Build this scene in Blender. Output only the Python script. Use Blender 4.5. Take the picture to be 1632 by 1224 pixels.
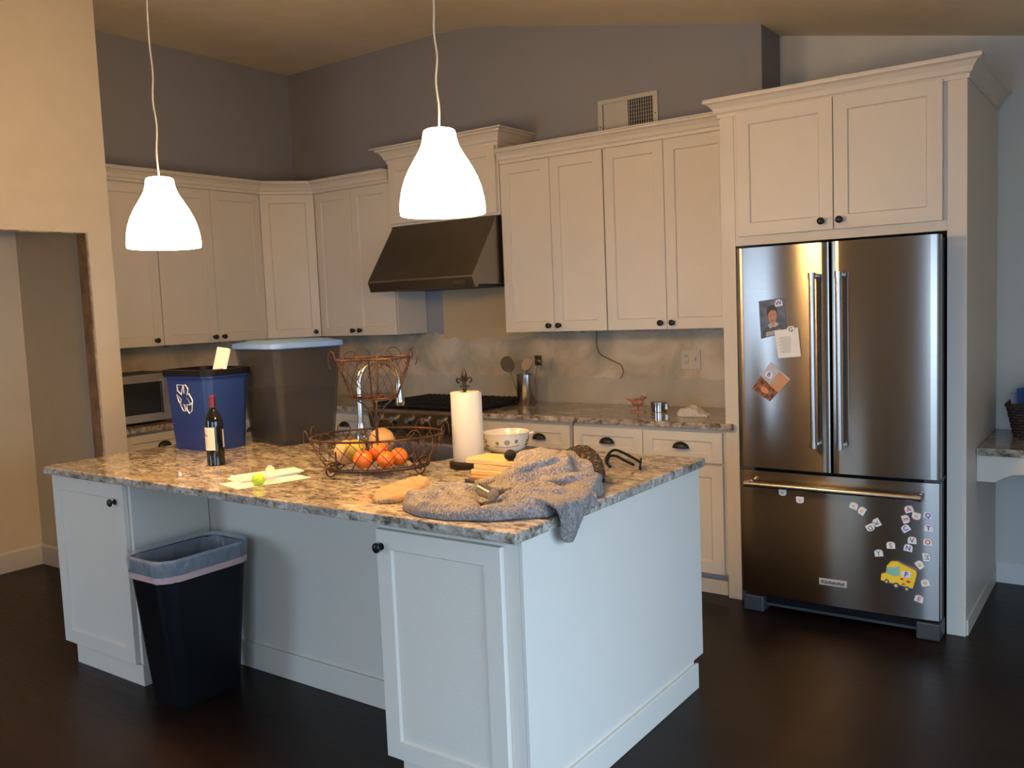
import bpy, bmesh, math, random
from mathutils import Vector, Matrix, noise as mnoise
random.seed(7)
PI = math.pi
SC = bpy.context.scene
COL = SC.collection
for o in list(bpy.data.objects): bpy.data.objects.remove(o)

# ------------------------------------------------------------------ camera
cam = bpy.data.cameras.new('camera'); cam.sensor_width = 36; cam.lens = 31.21; cam.clip_start = 0.05
co = bpy.data.objects.new('camera', cam); COL.objects.link(co)
r_ = Vector((0.81185485, 0.58243151, -0.0408072)); u_ = Vector((-0.01738381, 0.09397422, 0.99542285)); f_ = Vector((-0.58360046, 0.80742949, -0.08641831))
m = Matrix.Identity(4)
for i in range(3):
    m[i][0] = r_[i]; m[i][1] = u_[i]; m[i][2] = -f_[i]
m.translation = (1.63263, -4.89816, 1.55085)
co.matrix_world = m
SC.camera = co
# ------------------------------------------------------------------ look, world, lights
SC.view_settings.view_transform = 'Standard'; SC.view_settings.look = 'None'
SC.view_settings.gamma = 1; SC.view_settings.exposure = 0.0; SC.view_settings.use_curve_mapping = False
W = bpy.data.worlds.new('sky'); SC.world = W; W.use_nodes = True
bg = W.node_tree.nodes['Background']; bg.inputs[0].default_value = (0.55, 0.72, 1.0, 1); bg.inputs[1].default_value = 1.2

def area(name, loc, rot, sx, sy, power, col):
    l = bpy.data.lights.new(name, 'AREA'); l.shape = 'RECTANGLE'; l.size = sx; l.size_y = sy; l.energy = power; l.color = col
    o = bpy.data.objects.new(name, l); COL.objects.link(o); o.location = loc; o.rotation_euler = rot
    return o
DAY = (0.49, 0.73, 1.08)
TILT = math.radians(35)
def daylight(name, loc, rot, sx, sy, power, spread):
    o = area(name, loc, rot, sx, sy, power, DAY); o.data.spread = math.radians(spread)
daylight('daylight_patio_door', (2.80, -3.30, 1.05), (0, PI/2-TILT, 0), 1.9, 2.5, 54, 120)      # daylight in through the patio door on the right
daylight('daylight_rear_window', (1.58, -6.62, 1.25), (PI/2-TILT, 0, 0), 1.9, 1.7, 65, 120)     # rear window, right
daylight('daylight_rear_window', (-2.86, -6.62, 1.25), (PI/2-TILT, 0, 0), 0.85, 1.7, 32, 132)     # rear window, left
BULB = (1.0, 0.60, 0.24); BULB_W = 11; SHADE_E = 50.0

# ------------------------------------------------------------------ materials
def nodes(name):
    mt = bpy.data.materials.new(name); mt.use_nodes = True
    nt = mt.node_tree; b = nt.nodes['Principled BSDF']
    return mt, nt, b
def N(nt, t, **k):
    n = nt.nodes.new(t)
    for a, v in k.items():
        if a in n.inputs: n.inputs[a].default_value = v
        else: setattr(n, a, v)
    return n
def ramp(nt, fac, stops, interp='LINEAR'):
    r = nt.nodes.new('ShaderNodeValToRGB'); e = r.color_ramp.elements; r.color_ramp.interpolation = interp
    while len(e) < len(stops): e.new(0.5)
    for i, (p, c) in enumerate(stops): e[i].position = p; e[i].color = (*c, 1)
    nt.links.new(fac, r.inputs[0]); return r
def coord(nt, scale=(1, 1, 1), rot=(0, 0, 0), kind='Object'):
    t = nt.nodes.new('ShaderNodeTexCoord'); mp = nt.nodes.new('ShaderNodeMapping')
    mp.inputs['Scale'].default_value = scale; mp.inputs['Rotation'].default_value = rot
    nt.links.new(t.outputs[kind], mp.inputs[0]); return mp.outputs[0]
def bump(nt, b, h, strength, dist=0.002):
    n = nt.nodes.new('ShaderNodeBump'); n.inputs['Strength'].default_value = strength; n.inputs['Distance'].default_value = dist
    nt.links.new(h, n.inputs['Height']); nt.links.new(n.outputs[0], b.inputs['Normal'])
def simple(name, c, rough=0.5, metal=0.0, var=0.06, scale=8, bmp=0, spec=0.5, **kw):
    mt, nt, b = nodes(name)
    v = coord(nt); n = N(nt, 'ShaderNodeTexNoise', Scale=scale, Detail=3.0); nt.links.new(v, n.inputs['Vector'])
    r = ramp(nt, n.outputs[0], [(0.3, tuple(x*(1-var) for x in c)), (0.7, tuple(min(1, x*(1+var)) for x in c))])
    nt.links.new(r.outputs[0], b.inputs['Base Color'])
    b.inputs['Roughness'].default_value = rough; b.inputs['Metallic'].default_value = metal
    b.inputs['Specular IOR Level'].default_value = spec
    for k, val in kw.items(): b.inputs[k].default_value = val
    if bmp:
        n2 = N(nt, 'ShaderNodeTexNoise', Scale=bmp, Detail=2.0); nt.links.new(v, n2.inputs['Vector']); bump(nt, b, n2.outputs[0], 0.25)
    return mt
M = {}
M['white'] = simple('white_cabinet_paint', (0.665, 0.60, 0.49), 0.42, var=0.01, bmp=120)
M['wall_cream'] = simple('cream_wall_paint', (0.70, 0.63, 0.50), 0.75, var=0.02, bmp=90)
M['wall_white'] = simple('off_white_wall_paint', (0.62, 0.60, 0.52), 0.75, var=0.02, bmp=90)
M['ceiling'] = simple('ceiling_paint', (0.68, 0.60, 0.45), 0.85, var=0.03, bmp=70)
M['trim'] = simple('trim_paint', (0.70, 0.68, 0.62), 0.45, var=0.01)
M['black'] = simple('black_knob_metal', (0.012, 0.010, 0.009), 0.35, 0.3)
M['black_plastic'] = simple('black_plastic', (0.005, 0.005, 0.006), 0.45, spec=0.2)
M['dark_grey'] = simple('dark_grey_plastic', (0.045, 0.045, 0.045), 0.5)
M['iron'] = simple('cast_iron', (0.010, 0.009, 0.008), 0.6)
M['rust'] = simple('rusty_wire', (0.075, 0.032, 0.014), 0.5, 0.5, var=0.5, scale=60)
M['bronze'] = simple('dark_bronze', (0.030, 0.020, 0.010), 0.4, 0.5, var=0.3, scale=40)
M['chrome'] = simple('chrome', (0.50, 0.45, 0.38), 0.16, 1.0, var=0.01)
M['steel_round'] = simple('brushed_steel', (0.50, 0.47, 0.43), 0.24, 1.0, var=0.05)
M['steel_dark'] = simple('dark_hood_steel', (0.26, 0.235, 0.205), 0.33, 1.0, var=0.06)  # dark steel base colour of the range hood, same on every face
M['blue_bin'] = simple('blue_plastic', (0.012, 0.035, 0.16), 0.38, var=0.05)
M['light_blue'] = simple('pale_blue_plastic', (0.16, 0.30, 0.60), 0.45)
M['tote'] = simple('smoky_plastic', (0.060, 0.058, 0.055), 0.28, var=0.2, scale=3, Alpha=0.55)
M['contents'] = simple('dark_contents', (0.012, 0.011, 0.010), 0.8, var=0.5, scale=15)
M['paper'] = simple('white_paper', (0.80, 0.77, 0.68), 0.8, var=0.02)
M['towel'] = simple('paper_towel', (0.58, 0.53, 0.43), 0.9, var=0.02, bmp=180)
M['label'] = simple('cream_label', (0.62, 0.55, 0.42), 0.7, var=0.02)
M['capsule'] = simple('dark_red_foil', (0.10, 0.008, 0.012), 0.35)
M['bottle'] = simple('dark_green_glass', (0.004, 0.005, 0.003), 0.06, spec=0.7)
M['orange'] = simple('orange_peel', (0.60, 0.125, 0.008), 0.42, var=0.12, scale=25, bmp=140)
M['mango'] = simple('yellow_green_skin', (0.36, 0.24, 0.025), 0.4, var=0.25, scale=10)
M['melon'] = simple('pale_tan_skin', (0.50, 0.29, 0.105), 0.55, var=0.12, scale=9)
M['plum'] = simple('dark_plum_skin', (0.035, 0.010, 0.014), 0.3)
M['ceramic'] = simple('cream_glass_ceramic', (0.72, 0.68, 0.58), 0.15, var=0.01)
M['olive'] = simple('olive_print', (0.13, 0.12, 0.025), 0.4)
M['bamboo'] = None
M['tan_cloth'] = simple('tan_leather', (0.36, 0.225, 0.11), 0.7, var=0.12, scale=14, bmp=60)
M['lime'] = simple('lime_plastic', (0.48, 0.66, 0.02), 0.35)
M['jamb'] = simple('raw_wood', (0.24, 0.12, 0.045), 0.7, var=0.3, scale=12)
M['drywall_edge'] = simple('torn_drywall_edge', (0.50, 0.42, 0.30), 0.9, var=0.25, scale=30)
M['vent'] = simple('vent_enamel', (0.55, 0.52, 0.42), 0.5)
M['outlet'] = simple('outlet_plastic', (0.52, 0.46, 0.34), 0.4)
M['tile_white'] = simple('magnet_plastic', (0.72, 0.70, 0.68), 0.4)
M['red'] = simple('red_print', (0.60, 0.03, 0.03), 0.5)
M['green'] = simple('green_print', (0.03, 0.16, 0.05), 0.5)
M['blue'] = simple('blue_print', (0.02, 0.05, 0.45), 0.5)
M['pale_orange'] = simple('pale_orange_print', (0.80, 0.42, 0.14), 0.5)
M['yellow'] = simple('yellow_plastic', (0.85, 0.55, 0.03), 0.4)
M['teal'] = simple('teal_print', (0.22, 0.48, 0.36), 0.5)
M['bus_blue'] = simple('navy_plastic', (0.02, 0.05, 0.16), 0.5)
M['photo_bg'] = simple('blue_grey_backdrop', (0.07, 0.10, 0.15), 0.4, var=0.5, scale=22)
M['skin'] = simple('skin_print', (0.42, 0.20, 0.13), 0.5)
M['hair'] = simple('hair_print', (0.030, 0.018, 0.014), 0.5)
M['shirt'] = simple('grey_shirt_print', (0.07, 0.07, 0.07), 0.5)
M['shirt_light'] = simple('light_shirt_print', (0.35, 0.36, 0.38), 0.5)
M['fly_grey'] = simple('flyer_grey', (0.42, 0.42, 0.45), 0.5)
M['fly_orange'] = simple('flyer_orange', (0.55, 0.24, 0.10), 0.5)
M['fly_brown'] = simple('flyer_food_photo', (0.20, 0.07, 0.03), 0.5, var=0.9, scale=60)
M['text_grey'] = simple('grey_print', (0.36, 0.34, 0.31), 0.7)
M['pink'] = simple('terracotta_figurine', (0.34, 0.14, 0.08), 0.5, var=0.3, scale=40)
M['wicker'] = simple('dark_wicker', (0.045, 0.022, 0.010), 0.7, var=0.5, scale=50)
M['book_blue'] = simple('blue_folder', (0.035, 0.10, 0.25), 0.5)
M['wire_ins'] = simple('copper_wire', (0.20, 0.07, 0.03), 0.5)
M['liner_pink'] = simple('pinkish_plastic_band', (0.62, 0.40, 0.36), 0.5, Alpha=0.9)
M['fabric_black'] = simple('black_fuzzy', (0.01, 0.008, 0.008), 0.95)
M['rubber'] = simple('oven_dark_glass', (0.008, 0.008, 0.008), 0.15)
M['badge'] = simple('badge_plate', (0.70, 0.64, 0.54), 0.35, 0.6)
M['text_black'] = simple('black_lettering', (0.01, 0.01, 0.01), 0.5)

def granite(name, k=1.0):
    mt, nt, b = nodes(name); L = nt.links
    v = coord(nt, (1, 1.9, 1.6), (0, 0, 0.45))
    n1 = N(nt, 'ShaderNodeTexNoise', Scale=21.0, Detail=8.0, Roughness=0.68, Distortion=0.6); L.new(v, n1.inputs['Vector'])
    n2 = N(nt, 'ShaderNodeTexNoise', Scale=5.0, Detail=4.0, Roughness=0.6, Distortion=0.8); L.new(v, n2.inputs['Vector'])
    n3 = N(nt, 'ShaderNodeTexVoronoi', Scale=85.0); L.new(v, n3.inputs['Vector'])
    r1 = ramp(nt, n1.outputs[0], [(0.30, (0.06*k, 0.045*k, 0.032*k)), (0.385, (0.17*k, 0.13*k, 0.095*k)), (0.44, (0.34*k, 0.28*k, 0.21*k)), (0.53, (0.50*k, 0.43*k, 0.34*k)), (0.66, (0.68*k, 0.63*k, 0.54*k))])
    r2 = ramp(nt, n2.outputs[0], [(0.40, (0.62, 0.60, 0.58)), (0.60, (1.0, 1.0, 1.0))])
    mx = N(nt, 'ShaderNodeMix', data_type='RGBA', blend_type='MULTIPLY'); mx.inputs[0].default_value = 1
    L.new(r1.outputs[0], mx.inputs[6]); L.new(r2.outputs[0], mx.inputs[7])
    r3 = ramp(nt, n3.outputs['Color'], [(0.12, (0.35, 0.33, 0.32)), (0.24, (1, 1, 1))])
    mx2 = N(nt, 'ShaderNodeMix', data_type='RGBA', blend_type='MULTIPLY'); mx2.inputs[0].default_value = 0.75
    L.new(mx.outputs[2], mx2.inputs[6]); L.new(r3.outputs[0], mx2.inputs[7])
    L.new(mx2.outputs[2], b.inputs['Base Color']); b.inputs['Roughness'].default_value = 0.09; b.inputs['Specular IOR Level'].default_value = 0.5
    return mt
M['granite'] = granite('speckled_granite')
def floor_mat():
    mt, nt, b = nodes('espresso_plank_floor'); L = nt.links
    v = coord(nt); br = N(nt, 'ShaderNodeTexBrick', offset=0.37)
    br.inputs['Scale'].default_value = 1.0; br.inputs['Mortar Size'].default_value = 0.0016; br.inputs['Brick Width'].default_value = 1.35; br.inputs['Row Height'].default_value = 0.165
    br.inputs['Color1'].default_value = (0.009, 0.0045, 0.0028, 1); br.inputs['Color2'].default_value = (0.014, 0.0070, 0.0042, 1); br.inputs['Mortar'].default_value = (0.006, 0.004, 0.003, 1)
    L.new(v, br.inputs['Vector'])
    v2 = coord(nt, (1.5, 22, 1)); n = N(nt, 'ShaderNodeTexNoise', Scale=3.0, Detail=6.0, Roughness=0.65); L.new(v2, n.inputs['Vector'])
    r = ramp(nt, n.outputs[0], [(0.3, (0.65, 0.65, 0.65)), (0.7, (1.35, 1.3, 1.2))])
    mx = N(nt, 'ShaderNodeMix', data_type='RGBA', blend_type='MULTIPLY'); mx.inputs[0].default_value = 1
    L.new(br.outputs[0], mx.inputs[6]); L.new(r.outputs[0], mx.inputs[7]); L.new(mx.outputs[2], b.inputs['Base Color'])
    rr = ramp(nt, n.outputs[0], [(0.3, (0.30, 0.30, 0.30)), (0.7, (0.44, 0.44, 0.44))]); L.new(rr.outputs[0], b.inputs['Roughness'])
    b.inputs['Specular IOR Level'].default_value = 0.17
    bump(nt, b, br.outputs['Fac'], -0.3, 0.002)
    return mt
M['floor'] = floor_mat()
def back_wall_mat():
    # blue-grey paint above the cabinets, bare patched plaster as backsplash below
    mt, nt, b = nodes('blue_paint_over_patched_plaster'); L = nt.links
    v = coord(nt); sep = N(nt, 'ShaderNodeSeparateXYZ'); L.new(v, sep.inputs[0])
    n = N(nt, 'ShaderNodeTexNoise', Scale=3.1, Detail=5.0, Roughness=0.55, Distortion=0.5); L.new(v, n.inputs['Vector'])
    n2 = N(nt, 'ShaderNodeTexNoise', Scale=14.0, Detail=4.0); L.new(v, n2.inputs['Vector'])
    plaster = ramp(nt, n.outputs[0], [(0.38, (0.36, 0.32, 0.23)), (0.47, (0.44, 0.38, 0.27)), (0.52, (0.52, 0.42, 0.29)), (0.62, (0.60, 0.52, 0.38))])
    # joint compound line: paler greenish grey below a wavy height
    mh = N(nt, 'ShaderNodeMath', operation='MULTIPLY_ADD'); L.new(n2.outputs[0], mh.inputs[0]); mh.inputs[1].default_value = 0.10; mh.inputs[2].default_value = 0.02
    ad = N(nt, 'ShaderNodeMath', operation='ADD'); L.new(sep.outputs[2], ad.inputs[0]); L.new(mh.outputs[0], ad.inputs[1])
    lo = ramp(nt, ad.outputs[0], [(0.0, (1, 1, 1)), (1.0, (1, 1, 1))])
    stepn = N(nt, 'ShaderNodeMath', operation='LESS_THAN'); L.new(ad.outputs[0], stepn.inputs[0]); stepn.inputs[1].default_value = 1.15
    mx0 = N(nt, 'ShaderNodeMix', data_type='RGBA'); mf = N(nt, 'ShaderNodeMath', operation='MULTIPLY'); L.new(stepn.outputs[0], mf.inputs[0]); mf.inputs[1].default_value = 0.65
    L.new(mf.outputs[0], mx0.inputs[0]); L.new(plaster.outputs[0], mx0.inputs[6]); mx0.inputs[7].default_value = (0.40, 0.37, 0.30, 1)
    stp = N(nt, 'ShaderNodeMath', operation='GREATER_THAN'); L.new(ad.outputs[0], stp.inputs[0]); stp.inputs[1].default_value = 1.45
    mx = N(nt, 'ShaderNodeMix', data_type='RGBA'); L.new(stp.outputs[0], mx.inputs[0]); L.new(mx0.outputs[2], mx.inputs[6]); mx.inputs[7].default_value = (0.285, 0.28, 0.285, 1)
    # tan unpainted square behind the range hood
    c1 = N(nt, 'ShaderNodeMath', operation='COMPARE'); L.new(sep.outputs[0], c1.inputs[0]); c1.inputs[1].default_value = -2.07; c1.inputs[2].default_value = 0.42
    c2 = N(nt, 'ShaderNodeMath', operation='COMPARE'); L.new(ad.outputs[0], c2.inputs[0]); c2.inputs[1].default_value = 1.60; c2.inputs[2].default_value = 0.19
    c3 = N(nt, 'ShaderNodeMath', operation='MULTIPLY'); L.new(c1.outputs[0], c3.inputs[0]); L.new(c2.outputs[0], c3.inputs[1])
    mx3 = N(nt, 'ShaderNodeMix', data_type='RGBA'); L.new(c3.outputs[0], mx3.inputs[0]); L.new(mx.outputs[2], mx3.inputs[6]); mx3.inputs[7].default_value = (0.52, 0.39, 0.22, 1)
    L.new(mx3.outputs[2], b.inputs['Base Color']); b.inputs['Roughness'].default_value = 0.8
    n4 = N(nt, 'ShaderNodeTexNoise', Scale=70.0); L.new(v, n4.inputs['Vector']); bump(nt, b, n4.outputs[0], 0.25)
    return mt
M['back_wall'] = back_wall_mat()
M['blue_wall'] = simple('blue_grey_wall_paint', (0.285, 0.28, 0.285), 0.8, var=0.02, bmp=80)
def brushed(name, c, rough, aniso=0.85, rot=0.0):
    mt, nt, b = nodes(name); L = nt.links
    v = coord(nt, (1, 1, 260)); n = N(nt, 'ShaderNodeTexNoise', Scale=4.0, Detail=3.0); L.new(v, n.inputs['Vector'])
    r = ramp(nt, n.outputs[0], [(0.3, tuple(x*0.93 for x in c)), (0.7, tuple(x*1.05 for x in c))]); L.new(r.outputs[0], b.inputs['Base Color'])
    b.inputs['Metallic'].default_value = 1; b.inputs['Roughness'].default_value = rough; b.inputs['Anisotropic'].default_value = aniso
    b.inputs['Anisotropic Rotation'].default_value = rot
    t = N(nt, 'ShaderNodeTangent', direction_type='RADIAL', axis='Z'); L.new(t.outputs[0], b.inputs['Tangent'])
    return mt
M['fridge'] = brushed('brushed_stainless_door', (0.33, 0.29, 0.25), 0.20, 0.93, 0.25)
M['range'] = brushed('brushed_stainless_range', (0.38, 0.32, 0.26), 0.32, 0.8, 0.25)
def wood(name, c1, c2):
    mt, nt, b = nodes(name); v = coord(nt, (2, 14, 14)); n = N(nt, 'ShaderNodeTexNoise', Scale=5.0, Detail=4.0, Distortion=0.4); nt.links.new(v, n.inputs['Vector'])
    r = ramp(nt, n.outputs[0], [(0.3, c1), (0.7, c2)]); nt.links.new(r.outputs[0], b.inputs['Base Color']); b.inputs['Roughness'].default_value = 0.45; return mt
M['bamboo'] = wood('bamboo', (0.62, 0.38, 0.14), (0.76, 0.50, 0.21))
M['walnut'] = wood('brown_wood', (0.30, 0.15, 0.055), (0.42, 0.23, 0.09))
def knit():
    mt, nt, b = nodes('grey_lace_knit'); L = nt.links
    v = coord(nt, (1, 1, 1), (0.1, 0.2, 0.5))
    w = N(nt, 'ShaderNodeTexWave', wave_type='BANDS', bands_direction='X'); w.inputs['Scale'].default_value = 30; w.inputs['Distortion'].default_value = 9; w.inputs['Detail'].default_value = 1; w.inputs['Detail Scale'].default_value = 2.0; L.new(v, w.inputs['Vector'])
    vo = N(nt, 'ShaderNodeTexVoronoi', Scale=95.0); v2 = coord(nt, (1, 2.4, 1.2), (0, 0, 0.9)); L.new(v2, vo.inputs['Vector'])
    hole = ramp(nt, vo.outputs['Distance'], [(0.10, (0.08, 0.07, 0.06)), (0.26, (1, 1, 1))])
    r = ramp(nt, w.outputs[0], [(0.1, (0.175, 0.150, 0.130)), (0.55, (0.27, 0.235, 0.205))])
    mx = N(nt, 'ShaderNodeMix', data_type='RGBA', blend_type='MULTIPLY'); mx.inputs[0].default_value = 0.8
    L.new(r.outputs[0], mx.inputs[6]); L.new(hole.outputs[0], mx.inputs[7]); L.new(mx.outputs[2], b.inputs['Base Color'])
    ma = N(nt, 'ShaderNodeMath', operation='ADD'); L.new(w.outputs[0], ma.inputs[0]); L.new(hole.outputs[0], ma.inputs[1])
    b.inputs['Roughness'].default_value = 0.95; b.inputs['Specular IOR Level'].default_value = 0.15; bump(nt, b, ma.outputs[0], 0.6, 0.003); return mt
M['knit'] = knit()
def leopard():
    mt, nt, b = nodes('leopard_print_fabric'); v = coord(nt); vo = N(nt, 'ShaderNodeTexVoronoi', Scale=75.0); nt.links.new(v, vo.inputs['Vector'])
    r = ramp(nt, vo.outputs['Distance'], [(0.10, (0.13, 0.075, 0.035)), (0.22, (0.012, 0.008, 0.006)), (0.66, (0.016, 0.011, 0.008)), (0.78, (0.14, 0.09, 0.05))])
    nt.links.new(r.outputs[0], b.inputs['Base Color']); b.inputs['Roughness'].default_value = 0.9; bump(nt, b, vo.outputs['Distance'], 0.8, 0.006); return mt
M['leopard'] = leopard()
def clear(name, c=(1, 1, 1), rough=0.03, alpha=None):
    mt, nt, b = nodes(name); b.inputs['Base Color'].default_value = (*c, 1); b.inputs['Roughness'].default_value = rough
    b.inputs['Transmission Weight'].default_value = 1.0; b.inputs['IOR'].default_value = 1.3
    if alpha is not None: b.inputs['Alpha'].default_value = alpha
    return mt
M['clear'] = clear('clear_plastic', (0.95, 0.95, 0.93), 0.05, 0.55)
def bagm():
    mt, nt, b = nodes('translucent_bag'); v = coord(nt, (1, 1, 0.4)); n = N(nt, 'ShaderNodeTexNoise', Scale=18.0, Detail=4.0, Distortion=1.0); nt.links.new(v, n.inputs['Vector'])
    b.inputs['Base Color'].default_value = (0.50, 0.52, 0.54, 1); b.inputs['Roughness'].default_value = 0.2; b.inputs['Alpha'].default_value = 0.38
    bump(nt, b, n.outputs[0], 1.0, 0.02); return mt
M['bag'] = bagm()
def lampm():
    mt, nt, b = nodes('lit_glass_shade')
    b.inputs['Base Color'].default_value = (0.9, 0.85, 0.75, 1); b.inputs['Roughness'].default_value = 0.3
    b.inputs['Emission Color'].default_value = (1.0, 0.60, 0.24, 1); b.inputs['Emission Strength'].default_value = SHADE_E
    return mt
M['shade'] = lampm()
def bulbm():
    mt, nt, b = nodes('lit_bulb'); b.inputs['Emission Color'].default_value = (1, 0.8, 0.5, 1); b.inputs['Emission Strength'].default_value = 20; return mt
M['bulb'] = bulbm()

# ------------------------------------------------------------------ mesh helpers
class MB:
    def __init__(s): s.v = []; s.f = []; s.m = []; s.mi = 0; s.sm = []
    def add(s, vs, fs, smooth=False):
        o = len(s.v); s.v += [tuple(p) for p in vs]
        for f in fs: s.f.append([i+o for i in f]); s.m.append(s.mi); s.sm.append(smooth)
        return s
    def mat(s, i): s.mi = i; return s
    def box(s, x0, x1, y0, y1, z0, z1):
        if x0 > x1: x0, x1 = x1, x0
        if y0 > y1: y0, y1 = y1, y0
        return s.add([(x0, y0, z0), (x1, y0, z0), (x1, y1, z0), (x0, y1, z0), (x0, y0, z1), (x1, y0, z1), (x1, y1, z1), (x0, y1, z1)],
                     [(0, 3, 2, 1), (4, 5, 6, 7), (0, 1, 5, 4), (1, 2, 6, 5), (2, 3, 7, 6), (3, 0, 4, 7)])
    def prism(s, poly, d0, d1, axis='z'):
        n = len(poly)
        def P(p, d): return {'z': (p[0], p[1], d), 'y': (p[0], d, p[1]), 'x': (d, p[0], p[1])}[axis]
        vs = [P(p, d0) for p in poly]+[P(p, d1) for p in poly]
        return s.add(vs, [tuple(range(n))[::-1], tuple(range(n, 2*n))]+[(i, (i+1) % n, n+(i+1) % n, n+i) for i in range(n)])
    def lathe(s, prof, c=(0, 0, 0), seg=32, caps=True, sx=1, sy=1):
        vs = []; fs = []
        for (r, z) in prof:
            for k in range(seg): a = 2*PI*k/seg; vs.append((c[0]+r*sx*math.cos(a), c[1]+r*sy*math.sin(a), c[2]+z))
        for i in range(len(prof)-1):
            for k in range(seg): fs.append((i*seg+k, i*seg+(k+1) % seg, (i+1)*seg+(k+1) % seg, (i+1)*seg+k))
        if caps:
            if prof[0][0] > 1e-5: fs.append(tuple(range(seg))[::-1])
            if prof[-1][0] > 1e-5: fs.append(tuple(range((len(prof)-1)*seg, len(prof)*seg)))
        return s.add(vs, fs, True)
    def tube(s, pts, r, seg=8, closed=False):
        P = [Vector(p) for p in pts]; n = len(P); vs = []; fs = []
        rr = r if isinstance(r, (list, tuple)) else [r]*n
        up = None
        for i in range(n):
            if closed: t = (P[(i+1) % n]-P[i-1]).normalized()
            else: t = (P[min(i+1, n-1)]-P[max(i-1, 0)]).normalized()
            if up is None:
                up = Vector((0, 0, 1)) if abs(t.z) < 0.9 else Vector((1, 0, 0))
            a = (up-t*up.dot(t)).normalized(); up = a; b = t.cross(a)
            for k in range(seg): th = 2*PI*k/seg; vs.append(P[i]+(a*math.cos(th)+b*math.sin(th))*rr[i])
        m_ = n if closed else n-1
        for i in range(m_):
            for k in range(seg): fs.append((i*seg+k, i*seg+(k+1) % seg, ((i+1) % n)*seg+(k+1) % seg, ((i+1) % n)*seg+k))
        if not closed: fs += [tuple(range(seg))[::-1], tuple(range((n-1)*seg, n*seg))]
        return s.add(vs, fs, True)
    def cyl(s, p0, p1, r0, r1=None, seg=24):
        return s.tube([p0, p1], [r0, r1 if r1 is not None else r0], seg)
    def ball(s, c, r, sx=1, sy=1, sz=1, seg=24, lo=-90, hi=90, rings=14):
        prof = [(r*math.cos(math.radians(lo+(hi-lo)*i/rings)), r*sz*math.sin(math.radians(lo+(hi-lo)*i/rings))) for i in range(rings+1)]
        return s.lathe([(max(a, 0.00001), b) for a, b in prof], c, seg, sx=sx, sy=sy)
    def loft(s, rings, smooth=False, caps=(True, True)):
        n = len(rings[0]); vs = [p for r in rings for p in r]; fs = []
        for i in range(len(rings)-1):
            for k in range(n): fs.append((i*n+k, i*n+(k+1) % n, (i+1)*n+(k+1) % n, (i+1)*n+k))
        if caps[0]: fs.append(tuple(range(n))[::-1])
        if caps[1]: fs.append(tuple(range((len(rings)-1)*n, len(rings)*n)))
        return s.add(vs, fs, smooth)
    def xf(s, mt): s.v = [tuple(mt @ Vector(p)) for p in s.v]; return s
    def build(s, name, mats, parent=None, loc=None, bev=0, seg=2):
        me = bpy.data.meshes.new(name); me.from_pydata(s.v, [], s.f); me.update()
        if not isinstance(mats, (list, tuple)): mats = [mats]
        for mm in mats: me.materials.append(M[mm] if isinstance(mm, str) else mm)
        for p, i, q in zip(me.polygons, s.m, s.sm): p.material_index = min(i, len(mats)-1); p.use_smooth = q
        bm = bmesh.new(); bm.from_mesh(me); bmesh.ops.recalc_face_normals(bm, faces=bm.faces); bm.to_mesh(me); bm.free()
        o = bpy.data.objects.new(name, me); COL.objects.link(o)
        if loc: o.location = loc
        if parent: o.parent = parent
        if bev:
            b = o.modifiers.new('bevel', 'BEVEL'); b.width = bev; b.segments = seg; b.limit_method = 'ANGLE'; b.angle_limit = 0.6
        if any(s.sm):
            try: me.set_sharp_from_angle(angle=0.7)
            except Exception: pass
        return o
def tag(o, label, cat, group=None):
    o['label'] = label; o['category'] = cat
    if group: o['group'] = group
    return o
def thing(name, label, cat, loc=(0, 0, 0), rz=0, group=None):
    o = bpy.data.objects.new(name, None); COL.objects.link(o); o.location = loc; o.rotation_euler = (0, 0, rz); o.empty_display_size = 0.05
    return tag(o, label, cat, group)
def struct(o): o['kind'] = 'structure'; return o
def lab(o, l): o['label'] = l; return o
def rrect(cx, cy, w, d, r, z, n=6, rot=0):
    pts = []
    for (sx, sy, a0) in ((1, 1, 0), (-1, 1, 90), (-1, -1, 180), (1, -1, 270)):
        for k in range(n+1):
            a = math.radians(a0+90*k/n); pts.append((sx*(w/2-r)+r*math.cos(a), sy*(d/2-r)+r*math.sin(a)))
    c, s = math.cos(rot), math.sin(rot)
    return [(cx+x*c-y*s, cy+x*s+y*c, z) for x, y in pts]
def text(s, name, mat, parent, size, loc, rot, ext=0.0006, ax='CENTER', bold=False, sx=1.0):
    c = bpy.data.curves.new(name, 'FONT'); c.body = s; c.size = size; c.extrude = ext; c.align_x = ax; c.align_y = 'CENTER'
    if bold: c.offset = size*0.02
    c.materials.append(M[mat]); q_ = bpy.data.objects.new('tmp', c); me = bpy.data.meshes.new_from_object(q_); bpy.data.objects.remove(q_); me.name = name; o = bpy.data.objects.new(name, me); COL.objects.link(o); o.location = loc; o.rotation_euler = rot; o.parent = parent; o.scale = (sx, 1, 1)
    return o
def sweep(mb, path, prof, closed_prof=True):
    # path: 2-D polyline, profile (out, z); out is to the right of the travel direction
    n = len(path); rings = []
    for i in range(n):
        p = Vector(path[i]); d0 = (p-Vector(path[i-1])).normalized() if i else None; d1 = (Vector(path[i+1])-p).normalized() if i < n-1 else None
        if d0 is None: d0 = d1
        if d1 is None: d1 = d0
        n0 = Vector((d0.y, -d0.x)); n1 = Vector((d1.y, -d1.x)); b = (n0+n1).normalized(); k = 1/max(0.3, b.dot(n0))
        rings.append([(p.x+b.x*k*o, p.y+b.y*k*o, z) for o, z in prof])
    mb.loft(rings)
    return mb

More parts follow.
